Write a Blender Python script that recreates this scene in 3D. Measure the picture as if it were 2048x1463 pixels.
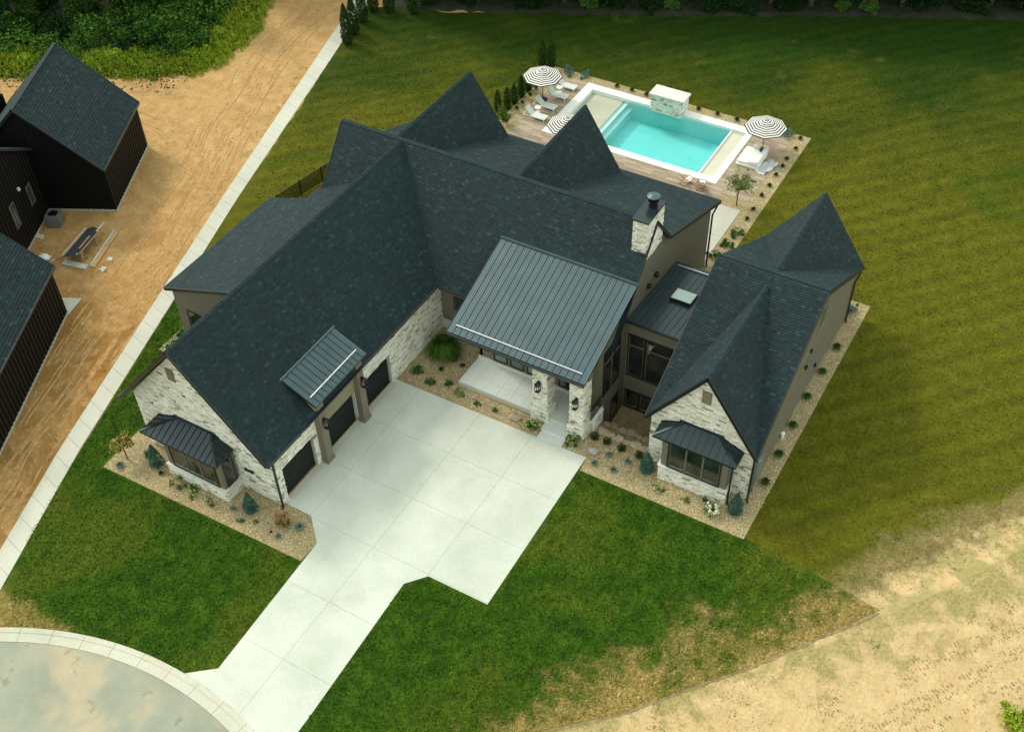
import bpy, math, random
from mathutils import Vector, Matrix, noise
from mathutils.geometry import tessellate_polygon
R = math.radians
scene = bpy.context.scene
col = scene.collection
for o in list(bpy.data.objects): bpy.data.objects.remove(o)
rnd = random.Random(7)

# ------------------------------------------------------------------ camera, sky, sun, exposure
cam_d = bpy.data.cameras.new('camera'); cam = bpy.data.objects.new('camera', cam_d); col.objects.link(cam)
scene.camera = cam
CAM = Vector((19.54, -40.15, 52.5))
yaw, pitch, roll = -0.54783, 0.78693, -0.031
_f = Vector((math.sin(yaw)*math.cos(pitch), math.cos(yaw)*math.cos(pitch), -math.sin(pitch)))
_r = Vector((math.cos(yaw), -math.sin(yaw), 0)); _u = _r.cross(_f)
_r2 = _r*math.cos(roll)+_u*math.sin(roll); _u2 = -_r*math.sin(roll)+_u*math.cos(roll)
m = Matrix.Identity(4)
for i in range(3): m[i][0] = _r2[i]; m[i][1] = _u2[i]; m[i][2] = -_f[i]; m[i][3] = CAM[i]
cam.matrix_world = m
cam_d.sensor_width = 36; cam_d.lens = 2308.38/2048*36; cam_d.clip_end = 3000; cam_d.clip_start = 0.5

SUNV = Vector((0.95, -0.17, -1.0)).normalized()       # direction the light travels
w = bpy.data.worlds.new('World'); scene.world = w; w.use_nodes = True
nt = w.node_tree; nt.nodes.clear()
sky = nt.nodes.new('ShaderNodeTexSky'); sky.sky_type = 'NISHITA'; sky.sun_disc = False
sky.sun_elevation = math.asin(-SUNV.z); sky.sun_rotation = math.atan2(-SUNV.x, -SUNV.y)
sky.air_density = 1.0; sky.dust_density = 3.0; sky.ozone_density = 1.0
bg = nt.nodes.new('ShaderNodeBackground'); bg.inputs['Strength'].default_value = 0.15
mxw = nt.nodes.new('ShaderNodeMix'); mxw.data_type = 'RGBA'; mxw.inputs[0].default_value = .72; mxw.inputs[7].default_value = (6.7, 7.3, 6.3, 1)   # thin bright cloud over the blue
wo = nt.nodes.new('ShaderNodeOutputWorld')
nt.links.new(sky.outputs[0], mxw.inputs[6]); nt.links.new(mxw.outputs[2], bg.inputs[0]); nt.links.new(bg.outputs[0], wo.inputs[0])
sd = bpy.data.lights.new('sun', 'SUN'); sd.energy = 1.35; sd.angle = R(10); sd.color = (1.0, 0.93, 0.80)
so = bpy.data.objects.new('sun', sd); col.objects.link(so); so.location = (-60, 20, 70)
so.rotation_euler = SUNV.to_track_quat('-Z', 'Y').to_euler()
vs = scene.view_settings; vs.view_transform = 'Standard'; vs.look = 'None'; vs.gamma = 1; vs.exposure = 0.58
vs.use_curve_mapping = False

# ------------------------------------------------------------------ materials
def nodes(name):
    mt = bpy.data.materials.new(name); mt.use_nodes = True
    return mt, mt.node_tree, mt.node_tree.nodes['Principled BSDF']
def N(t, typ, **k):
    n = t.nodes.new(typ)
    for a, b in k.items():
        if a in n.inputs: n.inputs[a].default_value = b
        else: setattr(n, a, b)
    return n
def ramp(t, src, stops):
    n = t.nodes.new('ShaderNodeValToRGB'); e = n.color_ramp.elements
    while len(e) > 1: e.remove(e[-1])
    e[0].position = stops[0][0]; e[0].color = (*stops[0][1], 1)
    for p, c in stops[1:]:
        q = e.new(p); q.color = (*c, 1)
    t.links.new(src, n.inputs[0]); return n.outputs[0]
def pos(t): return t.nodes.new('ShaderNodeNewGeometry').outputs['Position']
def tex_noise(t, scale, detail=4, rough=.55, vec=None, dist=0.0):
    n = N(t, 'ShaderNodeTexNoise', Scale=scale, Detail=detail, Roughness=rough, Distortion=dist)
    t.links.new(vec if vec else pos(t), n.inputs['Vector']); return n.outputs['Fac']
def stretch(t, s, rot=0.0):
    mp = N(t, 'ShaderNodeMapping'); mp.inputs['Scale'].default_value = s; mp.inputs['Rotation'].default_value = (0, 0, rot)
    t.links.new(pos(t), mp.inputs['Vector']); return mp.outputs[0]
def mix(t, fac, a, b, mode='MIX'):
    n = t.nodes.new('ShaderNodeMix'); n.data_type = 'RGBA'; n.blend_type = mode
    for s, v in ((0, fac), (6, a), (7, b)):
        if isinstance(v, (int, float)): n.inputs[s].default_value = v
        elif isinstance(v, tuple): n.inputs[s].default_value = (*v, 1)
        else: t.links.new(v, n.inputs[s])
    return n.outputs[2]
def mth(t, op, a, b=0.0, c=None, clamp=False):
    n = t.nodes.new('ShaderNodeMath'); n.operation = op; n.use_clamp = clamp
    for s, v in ((0, a), (1, b), (2, c)):
        if v is None: continue
        if isinstance(v, (int, float)): n.inputs[s].default_value = v
        else: t.links.new(v, n.inputs[s])
    return n.outputs[0]
def dotp(t, v, off):      # dot(position, v) + off  (metres from a line)
    n = t.nodes.new('ShaderNodeVectorMath'); n.operation = 'DOT_PRODUCT'
    t.links.new(pos(t), n.inputs[0]); n.inputs[1].default_value = v
    return mth(t, 'ADD', n.outputs['Value'], off)
def sstep(t, x, a, b):
    n = t.nodes.new('ShaderNodeMapRange'); n.interpolation_type = 'SMOOTHSTEP'
    t.links.new(x, n.inputs[0]); n.inputs[1].default_value = a; n.inputs[2].default_value = b
    return n.outputs[0]
def bump(t, p, h, strength, dist=0.05):
    b = N(t, 'ShaderNodeBump', Strength=strength, Distance=dist)
    t.links.new(h, b.inputs['Height']); t.links.new(b.outputs[0], p.inputs['Normal'])
def flat(name, c, rough=.6, metal=0.0, var=0.12, scale=3.0, bmp=0.0, bscale=30, spec=.5):
    mt, t, p = nodes(name)
    f = tex_noise(t, scale, 5)
    lo = tuple(x*(1-var) for x in c); hi = tuple(min(1, x*(1+var)) for x in c)
    t.links.new(ramp(t, f, [(.3, lo), (.7, hi)]), p.inputs['Base Color'])
    p.inputs['Roughness'].default_value = rough; p.inputs['Metallic'].default_value = metal
    p.inputs['Specular IOR Level'].default_value = spec
    if bmp: bump(t, p, tex_noise(t, bscale, 3), bmp, .02)
    return mt
def toned(name, stops, rough=.8, bmp=.4, bscale=25, spec=.3, grain=.15, gscale=14, big=0.0, trans=0):
    mt, t, p = nodes(name)
    a = N(t, 'ShaderNodeAttribute', attribute_name='tone')
    c = ramp(t, a.outputs['Fac'], stops)
    g = tex_noise(t, gscale, 4)
    c = mix(t, 1.0, c, ramp(t, g, [(.25, (1-grain,)*3), (.75, (1+grain,)*3)]), 'MULTIPLY')
    if big:
        g2 = tex_noise(t, .35, 3)
        c = mix(t, 1.0, c, ramp(t, g2, [(.3, (1-big,)*3), (.7, (1+big,)*3)]), 'MULTIPLY')
    t.links.new(c, p.inputs['Base Color'])
    p.inputs['Roughness'].default_value = rough; p.inputs['Specular IOR Level'].default_value = spec
    if bmp: bump(t, p, tex_noise(t, bscale, 3), bmp, .02)
    if trans: p.inputs['Subsurface Weight'].default_value = 0
    return mt

M = {}
M['shingle'] = toned('shingle', [(0, (.0058, .0150, .0168)), (.45, (.0100, .0240, .0272)), (.8, (.0155, .034, .038)), (1, (.028, .054, .058))], rough=.78, spec=.28, grain=.24, gscale=16, big=.05)
M['deck'] = flat('roof_underlay', (.016, .024, .028), .9)
M['trim'] = flat('dark_trim', (.012, .014, .015), .35)
M['stucco'] = flat('taupe_siding', (.150, .138, .098), .75, var=.06, scale=1.2, bmp=.15, bscale=60)
M['stucco_l'] = flat('olive_panel', (.215, .205, .118), .7, var=.05, scale=1.5)
M['post'] = flat('taupe_post', (.175, .150, .110), .7, var=.08, scale=2)
M['soffit'] = flat('brown_soffit', (.11, .09, .065), .7)
M['mortar'] = flat('mortar', (.46, .45, .37), .9, var=.2, scale=8)
M['stone'] = toned('ledge_stone', [(0, (.24, .215, .155)), (.10, (.32, .30, .22)), (.22, (.60, .59, .49)), (.6, (.74, .74, .64)), (.85, (.82, .82, .75)), (1, (.64, .54, .40))], rough=.85, bmp=.8, bscale=14, grain=.14, gscale=6)
M['cap'] = flat('stone_cap', (.62, .62, .56), .7, var=.1, scale=4)
M['concrete'] = None
M['garage_door'] = flat('garage_door_black', (.009, .011, .012), .6, spec=.25)
M['black'] = flat('black_metal', (.012, .012, .013), .3, .3)
M['frame'] = flat('window_frame_dark', (.010, .012, .012), .35)
M['mull'] = flat('window_mullion_tan', (.13, .115, .085), .6)
M['white'] = flat('white_paint', (.78, .78, .74), .5, var=.04)
M['white_fab'] = flat('white_fabric', (.80, .79, .74), .9, var=.04, bmp=.2, bscale=40)
M['grey_fab'] = flat('grey_cloth', (.46, .50, .50), .9, var=.15, scale=4)
M['sling'] = flat('grey_white_sling', (.56, .60, .56), .8, var=.05)
M['navy'] = flat('navy_cushion', (.03, .05, .14), .8)
M['silver'] = flat('silver_bar', (.72, .72, .74), .3, .6)
M['galv'] = flat('grey_galvanised', (.22, .25, .25), .45, .4)
M['wood'] = flat('raw_lumber', (.42, .27, .13), .8, var=.25, scale=4)
M['teak'] = flat('teak_wood', (.33, .14, .045), .6, var=.2, scale=6)
M['board'] = flat('grey_foam_board', (.42, .46, .42), .7, var=.2, scale=3)
M['darkboard'] = flat('dark_siding_board', (.02, .027, .033), .5)
M['umb_w'] = flat('umbrella_white', (.80, .78, .72), .85, var=.03)
M['umb_b'] = flat('umbrella_black', (.018, .018, .022), .85)
M['blackwall'] = flat('black_siding', (.0042, .0045, .0047), .7, var=.2, scale=2, spec=.15)
M['batten'] = flat('black_batten', (.020, .015, .011), .55, var=.2, scale=2)
M['bark'] = flat('bark', (.07, .055, .04), .95, var=.4, scale=6, bmp=.6, bscale=12)
M['boulder'] = flat('boulder_tan', (.36, .29, .20), .9, var=.3, scale=5, bmp=.8, bscale=8)
M['boulder_g'] = flat('boulder_grey', (.33, .32, .29), .9, var=.3, scale=9, bmp=.6, bscale=10)
M['gravelwall'] = flat('concrete_wall', (.4, .39, .35), .9)

def metal_roof(name, c, rough):
    mt, t, p = nodes(name)
    t.links.new(ramp(t, tex_noise(t, .8, 3), [(.3, tuple(x*.9 for x in c)), (.7, tuple(x*1.1 for x in c))]), p.inputs['Base Color'])
    p.inputs['Metallic'].default_value = .35; p.inputs['Roughness'].default_value = rough
    bump(t, p, tex_noise(t, 1.6, 2), .1, .05)
    return mt
M['metal'] = metal_roof('standing_seam_metal', (.070, .112, .125), .30)
M['metal_d'] = metal_roof('standing_seam_dark', (.020, .034, .040), .24)
M['metal_m'] = metal_roof('standing_seam_mid', (.034, .056, .064), .26)
M['seam'] = flat('metal_seam', (.020, .030, .034), .4, .3)

def glass_mat(name, c, rough=.04):
    mt, t, p = nodes(name)
    t.links.new(ramp(t, tex_noise(t, .9, 4), [(.35, tuple(x*.5 for x in c)), (.65, tuple(x*1.6 for x in c))]), p.inputs['Base Color'])
    p.inputs['Roughness'].default_value = rough; p.inputs['Specular IOR Level'].default_value = .9
    return mt
M['glass'] = glass_mat('window_glass', (.016, .022, .019))
M['glass_g'] = glass_mat('window_glass_green', (.09, .14, .11), .1)
M['skyglass'] = flat('skylight_glass', (.42, .58, .50), .15, spec=.8, var=.04)

def concrete(name, c1, c2, stain=(.42, .43, .36), amt=.35):
    mt, t, p = nodes(name)
    base = ramp(t, tex_noise(t, .22, 6, .6), [(.35, c1), (.65, c2)])
    s = sstep(t, tex_noise(t, .5, 5, .6, dist=.4), .52, .75)
    base = mix(t, mth(t, 'MULTIPLY', s, amt), base, stain)
    fine = ramp(t, tex_noise(t, 9, 4), [(.3, (.93,)*3), (.7, (1.05,)*3)])
    t.links.new(mix(t, 1.0, base, fine, 'MULTIPLY'), p.inputs['Base Color'])
    p.inputs['Roughness'].default_value = .85; p.inputs['Specular IOR Level'].default_value = .3
    bump(t, p, tex_noise(t, 30, 3), .15, .01)
    return mt
M['concrete'] = concrete('driveway_concrete', (.46, .49, .42), (.575, .595, .53), (.38, .40, .32))
M['joint'] = flat('joint_dark', (.42, .44, .37), .95)
M['walkc'] = concrete('path_concrete', (.44, .44, .37), (.52, .52, .44), amt=.2)
M['porch'] = concrete('porch_tile', (.52, .56, .52), (.62, .66, .62), amt=.1)
M['kerbc'] = concrete('kerb_concrete', (.44, .44, .35), (.54, .53, .44), (.55, .40, .24), .45)
M['coping'] = concrete('pool_coping', (.70, .70, .66), (.78, .78, .75), amt=.08)
M['plaster'] = concrete('pool_ledge', (.54, .53, .42), (.62, .60, .50), (.36, .33, .24), .35)
M['basin'] = concrete('pool_plaster', (.68, .80, .74), (.78, .88, .84), (.5, .66, .6), .3)

mt, t, p = nodes('street_surface')
c = ramp(t, tex_noise(t, .35, 5, .6), [(.3, (.22, .24, .18)), (.5, (.27, .285, .22)), (.7, (.34, .33, .245))])
s = sstep(t, tex_noise(t, .16, 4, .6, dist=.5), .50, .66)
c = mix(t, s, c, (.42, .35, .23))
d = sstep(t, tex_noise(t, .7, 6, .65), .60, .68)
c = mix(t, mth(t, 'MULTIPLY', d, .5), c, (.16, .13, .08))
c = mix(t, 1.0, c, ramp(t, tex_noise(t, 14, 4), [(.3, (.88,)*3), (.7, (1.1,)*3)]), 'MULTIPLY')
t.links.new(c, p.inputs['Base Color']); p.inputs['Roughness'].default_value = .9; bump(t, p, tex_noise(t, 25, 3), .3, .01)
M['street'] = mt

def gravel(name, c0, c1, c2):
    mt, t, p = nodes(name)
    v = N(t, 'ShaderNodeTexVoronoi', Scale=21.0); t.links.new(pos(t), v.inputs['Vector'])
    sp = t.nodes.new('ShaderNodeSeparateColor'); t.links.new(v.outputs['Color'], sp.inputs[0])
    c = ramp(t, sp.outputs[0], [(0, c0), (.5, c1), (1, c2)])
    c = mix(t, sstep(t, v.outputs['Distance'], .45, .8), c, tuple(x*.75 for x in c0))
    c = mix(t, 1.0, c, ramp(t, tex_noise(t, .8, 4), [(.3, (.86, .84, .8)), (.7, (1.08, 1.08, 1.06))]), 'MULTIPLY')
    t.links.new(c, p.inputs['Base Color']); p.inputs['Roughness'].default_value = .9
    b = N(t, 'ShaderNodeBump', Strength=.7, Distance=.04, invert=True)
    t.links.new(v.outputs['Distance'], b.inputs['Height']); t.links.new(b.outputs[0], p.inputs['Normal'])
    return mt
M['gravel'] = gravel('bed_gravel', (.26, .195, .085), (.41, .33, .165), (.56, .49, .30))
M['pebble'] = toned('pebble', [(0, (.24, .16, .09)), (.5, (.44, .33, .20)), (1, (.66, .58, .45))], bmp=0, grain=.1)

mt, t, p = nodes('wood_look_pavers')
a = N(t, 'ShaderNodeAttribute', attribute_name='tone')
c = ramp(t, a.outputs['Fac'], [(0, (.25, .19, .135)), (.5, (.33, .26, .185)), (1, (.40, .33, .24))])
c = mix(t, 1.0, c, ramp(t, tex_noise(t, 6, 5, vec=stretch(t, (.25, 3, 1))), [(.3, (.84,)*3), (.7, (1.12,)*3)]), 'MULTIPLY')
t.links.new(c, p.inputs['Base Color']); p.inputs['Roughness'].default_value = .8
M['plank'] = mt
M['grout'] = flat('paver_grout', (.15, .12, .09), .9)

def sand_color(t):
    n1_ = tex_noise(t, .16, 6, .6, dist=.7); n2_ = tex_noise(t, .9, 7, .62); n3_ = tex_noise(t, 5, 6, .7)
    r_ = ramp(t, n2_, [(.3, (.49, .345, .165)), (.7, (.61, .445, .235))])
    d_ = dotp(t, (.740, -.672, 0), -16.0)     # metres out from the lawn edge
    th = mth(t, 'SUBTRACT', tex_noise(t, .55, 7, .70, dist=.5), mth(t, 'MULTIPLY', sstep(t, d_, -1.0, 7.0), .34))
    weed_ = sstep(t, mth(t, 'ADD', th, mth(t, 'MULTIPLY', sstep(t, d_, -9, -1), .0)), .38, .56)
    r_ = mix(t, mth(t, 'MULTIPLY', weed_, .62), r_, ramp(t, n3_, [(.35, (.10, .13, .022)), (.65, (.27, .25, .08))]))
    tk = tex_noise(t, 1.9, 5, .62, vec=stretch(t, (1.6, .55, 1), R(-35)), dist=1.4)
    r_ = mix(t, mth(t, 'MULTIPLY', sstep(t, tk, .60, .66), .35), r_, (.33, .25, .14))
    return mix(t, mth(t, 'MULTIPLY', sstep(t, n1_, .55, .7), .3), r_, (.46, .35, .20))
# lawn: colour follows watering, mowing tracks and dry edges; wood's shade painted in
def lawn(name, kind):
    mt, t, p = nodes(name)
    n1 = tex_noise(t, .12, 5, .6, dist=.6); n2 = tex_noise(t, .9, 6, .65); n3 = tex_noise(t, 6, 6, .7)
    n4 = tex_noise(t, 30, 3, .7, vec=stretch(t, (1, .5, 1), .6))
    if kind == 'front':
        c = ramp(t, n2, [(.25, (.014, .046, .002)), (.5, (.029, .078, .003)), (.75, (.058, .118, .006))])
        c = mix(t, mth(t, 'MULTIPLY', sstep(t, n1, .48, .66), .7), c, (.078, .106, .008))
        straw = (.33, .24, .080)
        # dry belt along the sandy side and thin dry edges by the concrete
        d1 = dotp(t, (-.740, .672, 0), 16.0)      # distance to the lower right lawn edge
        k = mth(t, 'ADD', d1, mth(t, 'MULTIPLY', mth(t, 'SUBTRACT', n2, .5), 9.0))
        k = mth(t, 'ADD', k, mth(t, 'MULTIPLY', mth(t, 'SUBTRACT', n1, .5), 12.0))
        k = mth(t, 'SUBTRACT', k, mth(t, 'MULTIPLY', sstep(t, dotp(t, (.672, .740, 0), 0), -14, 12), 2.6))
        f1 = mth(t, 'MULTIPLY', mth(t, 'SUBTRACT', 1.0, sstep(t, k, -1.8, 2.4)), .88)
        c = mix(t, f1, c, straw)
        for v, o_, wd in (((0, 1, 0), 24.2, 1.0),):
            dd = mth(t, 'ABSOLUTE', dotp(t, v, o_)) if v[0] else dotp(t, v, o_)
            kk = mth(t, 'ADD', dd, mth(t, 'MULTIPLY', mth(t, 'SUBTRACT', n2, .45), 2.2))
            c = mix(t, mth(t, 'MULTIPLY', mth(t, 'SUBTRACT', 1.0, sstep(t, kk, 0.0, wd)), .62), c, straw)
        sp = sstep(t, tex_noise(t, 1.6, 6, .7), .60, .74)
        c = mix(t, mth(t, 'MULTIPLY', sp, .35), c, (.12, .13, .035))
    else:
        c = ramp(t, n2, [(.2, (.073, .081, .003)), (.5, (.098, .101, .005)), (.8, (.132, .127, .012))])
        # darkened towards the wood, its shade and vignette painted in; greener where sprinklers reach
        g = dotp(t, (-.27, .80, 0), -36.0)
        g = mth(t, 'ADD', g, mth(t, 'MULTIPLY', mth(t, 'SUBTRACT', n1, .5), 34.0))
        c = mix(t, sstep(t, g, -15, 9), c, (.017, .045, .002))
        c = mix(t, mth(t, 'MULTIPLY', sstep(t, tex_noise(t, .085, 4, .6, dist=1.0), .56, .74), .7), c, (.034, .076, .002))
        c = mix(t, mth(t, 'MULTIPLY', sstep(t, tex_noise(t, .3, 5, .6), .58, .75), .4), c, (.15, .130, .030))
        # mower tracks
        for ang_, per, amt, msk in ((47, 1.45, .085, None), (56, 2.3, .05, None)):
            ca, sa = math.cos(R(ang_+90)), math.sin(R(ang_+90))
            u_ = mth(t, 'ADD', dotp(t, (ca, sa, 0), 0), mth(t, 'MULTIPLY', n1, .9))
            sn = mth(t, 'SINE', mth(t, 'MULTIPLY', u_, 6.2832/per))
            sn = mth(t, 'MULTIPLY', sn, tex_noise(t, .5, 3))
            fct = mth(t, 'ADD', 1.0, mth(t, 'MULTIPLY', sn, amt*2))
            cv = N(t, 'ShaderNodeCombineColor'); [t.links.new(fct, cv.inputs[i_]) for i_ in range(3)]
            c = mix(t, 1.0, c, cv.outputs[0], 'MULTIPLY')
        # breaks up into sand at the lower right
        d = dotp(t, (-.82, .574, 0), 15.2)
        k = mth(t, 'ADD', d, mth(t, 'MULTIPLY', mth(t, 'SUBTRACT', n2, .5), 5.0))
        k = mth(t, 'ADD', k, mth(t, 'MULTIPLY', mth(t, 'SUBTRACT', n1, .5), 5.0))
        c = mix(t, mth(t, 'MULTIPLY', mth(t, 'SUBTRACT', 1.0, sstep(t, k, .8, 3.2)), .8), c, (.26, .20, .085))
        sandm = mth(t, 'SUBTRACT', 1.0, sstep(t, k, -.4, 1.1))
    c = mix(t, 1.0, c, ramp(t, n3, [(.25, (.62,)*3), (.75, (1.38,)*3)]), 'MULTIPLY')
    c = mix(t, 1.0, c, ramp(t, n4, [(.3, (.72,)*3), (.7, (1.25,)*3)]), 'MULTIPLY')
    c = mix(t, 1.0, c, ramp(t, tex_noise(t, 2.6, 5, .7, vec=stretch(t, (1.0, .45, 1), R(-38)), dist=.8), ([(.3, (.66, .72, .62)), (.7, (1.42, 1.30, 1.35))] if kind == 'front' else [(.3, (.80, .84, .80)), (.7, (1.22, 1.18, 1.2))])), 'MULTIPLY')
    c = mix(t, 1.0, c, ramp(t, tex_noise(t, 13, 4, .75), ([(.3, (.62, .66, .6)), (.7, (1.42, 1.36, 1.5))] if kind == 'front' else [(.3, (.78, .8, .78)), (.7, (1.2, 1.18, 1.25))])), 'MULTIPLY')
    h = mth(t, 'ADD', mth(t, 'MULTIPLY', n3, 1.0), mth(t, 'MULTIPLY', n4, .6))
    if kind == 'back':
        c = mix(t, sandm, c, sand_color(t)); h = mth(t, 'MULTIPLY', h, mth(t, 'SUBTRACT', 1.0, sandm))
    t.links.new(c, p.inputs['Base Color']); p.inputs['Roughness'].default_value = .9; p.inputs['Specular IOR Level'].default_value = .12
    bump(t, p, h, .8, .12)
    return mt
M['lawn_f'] = lawn('lawn_front', 'front')
M['lawn_b'] = lawn('lawn_back', 'back')

# bare earth: orange sand on the left plot, pale sand lower right
mt, t, p = nodes('bare_earth')
n1 = tex_noise(t, .16, 6, .6, dist=.7); n2 = tex_noise(t, .9, 7, .62); n3 = tex_noise(t, 5, 6, .7)
tr = tex_noise(t, 1.1, 5, .6, vec=stretch(t, (1.6, .5, 1), R(-16)), dist=1.6)
left = ramp(t, n2, [(.3, (.35, .185, .060)), (.55, (.45, .265, .100)), (.8, (.57, .39, .18))])
left = mix(t, sstep(t, n1, .50, .66), left, (.29, .145, .036))
near = mth(t, 'MULTIPLY', mth(t, 'SUBTRACT', 1.0, sstep(t, dotp(t, (-.35, 1, 0), -13), -9, 0)), sstep(t, tex_noise(t, .4, 6, .65, dist=1.0), .40, .58))
left = mix(t, mth(t, 'MULTIPLY', near, .75), left, (.26, .135, .036))
left = mix(t, mth(t, 'MULTIPLY', sstep(t, tr, .55, .66), .5), left, (.27, .15, .06))
far = sstep(t, dotp(t, (0, 1, 0), 0), -8, 14)
left = mix(t, mth(t, 'MULTIPLY', far, .6), left, ramp(t, n2, [(.3, (.43, .265, .105)), (.8, (.57, .395, .19))]))
right = sand_color(t)
side = sstep(t, dotp(t, (1, 0, 0), 12), -4, 4)
c = mix(t, side, left, right)
gr = sstep(t, tex_noise(t, 1.4, 6, .7), .62, .70)
c = mix(t, mth(t, 'MULTIPLY', gr, .35), c, (.13, .15, .04))
c = mix(t, 1.0, c, ramp(t, n3, [(.25, (.80,)*3), (.75, (1.16,)*3)]), 'MULTIPLY')
t.links.new(c, p.inputs['Base Color']); p.inputs['Roughness'].default_value = .95; p.inputs['Specular IOR Level'].default_value = .1
h = mth(t, 'ADD', mth(t, 'MULTIPLY', n2, 1.2), mth(t, 'ADD', mth(t, 'MULTIPLY', tr, .5), mth(t, 'MULTIPLY', n3, .35)))
bump(t, p, h, .9, .22)
M['earth'] = mt
M['forest_floor'] = flat('forest_floor', (.022, .026, .010), .95, var=.5, scale=1.2, bmp=.5, bscale=4)
M['mulch'] = flat('brown_mulch', (.17, .11, .055), .95, var=.35, scale=4, bmp=.5, bscale=10)

def leafm(name, a, b, c_, rough=.75):
    return toned(name, [(0, a), (.5, b), (1, c_)], rough=rough, bmp=0, grain=.2, gscale=3, spec=.08)
M['leaf_dark'] = leafm('leaf_dark', (.006, .022, .006), (.012, .038, .009), (.028, .066, .014))
M['leaf_mid'] = leafm('leaf_mid', (.014, .048, .007), (.034, .090, .011), (.075, .150, .020))
M['leaf_lime'] = leafm('leaf_lime', (.040, .075, .008), (.080, .135, .014), (.140, .200, .030))
M['leaf_arb'] = leafm('leaf_arborvitae', (.008, .024, .005), (.020, .048, .008), (.045, .082, .014))
M['leaf_blue'] = leafm('leaf_blue_conifer', (.016, .050, .034), (.040, .105, .075), (.085, .17, .13))
M['leaf_bluegrass'] = leafm('leaf_blue_grass', (.05, .10, .075), (.10, .18, .14), (.18, .29, .24))
M['leaf_grass'] = leafm('leaf_ornamental_grass', (.016, .050, .008), (.035, .085, .014), (.08, .15, .03))
M['leaf_willow'] = leafm('leaf_willow', (.09, .14, .03), (.18, .25, .06), (.34, .40, .15))
M['leaf_hosta'] = leafm('leaf_hosta', (.016, .075, .016), (.035, .130, .032), (.08, .21, .065))
M['flower_tan'] = leafm('flower_tan', (.20, .15, .03), (.34, .27, .07), (.48, .42, .15))
M['flower_orange'] = leafm('flower_orange', (.20, .08, .02), (.34, .17, .05), (.46, .30, .12))
M['flower_lime'] = leafm('flower_lime', (.28, .33, .08), (.42, .47, .16), (.58, .60, .30))
M['flower_white'] = leafm('flower_white', (.55, .60, .38), (.70, .72, .55), (.82, .82, .72))
M['twig'] = flat('reddish_twig', (.12, .06, .03), .9)

# pool water: clear surface over an absorbing body
mt, t, p = nodes('pool_water'); t.nodes.remove(p); out = t.nodes['Material Output']
tb = N(t, 'ShaderNodeBsdfTransparent'); gl = N(t, 'ShaderNodeBsdfGlossy', Roughness=.03); fr = N(t, 'ShaderNodeFresnel', IOR=1.33)
mx = t.nodes.new('ShaderNodeMixShader'); bp_ = N(t, 'ShaderNodeBump', Strength=.25, Distance=.03)
t.links.new(tex_noise(t, 1.6, 4, .6, dist=.6), bp_.inputs['Height'])
for n_ in (gl, fr): t.links.new(bp_.outputs[0], n_.inputs['Normal'])
t.links.new(fr.outputs[0], mx.inputs[0]); t.links.new(tb.outputs[0], mx.inputs[1]); t.links.new(gl.outputs[0], mx.inputs[2])
t.links.new(mx.outputs[0], out.inputs['Surface'])
va = N(t, 'ShaderNodeVolumeAbsorption', Density=.34); va.inputs['Color'].default_value = (.06, .89, .92, 1)
t.links.new(va.outputs[0], out.inputs['Volume'])
M['water'] = mt
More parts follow.
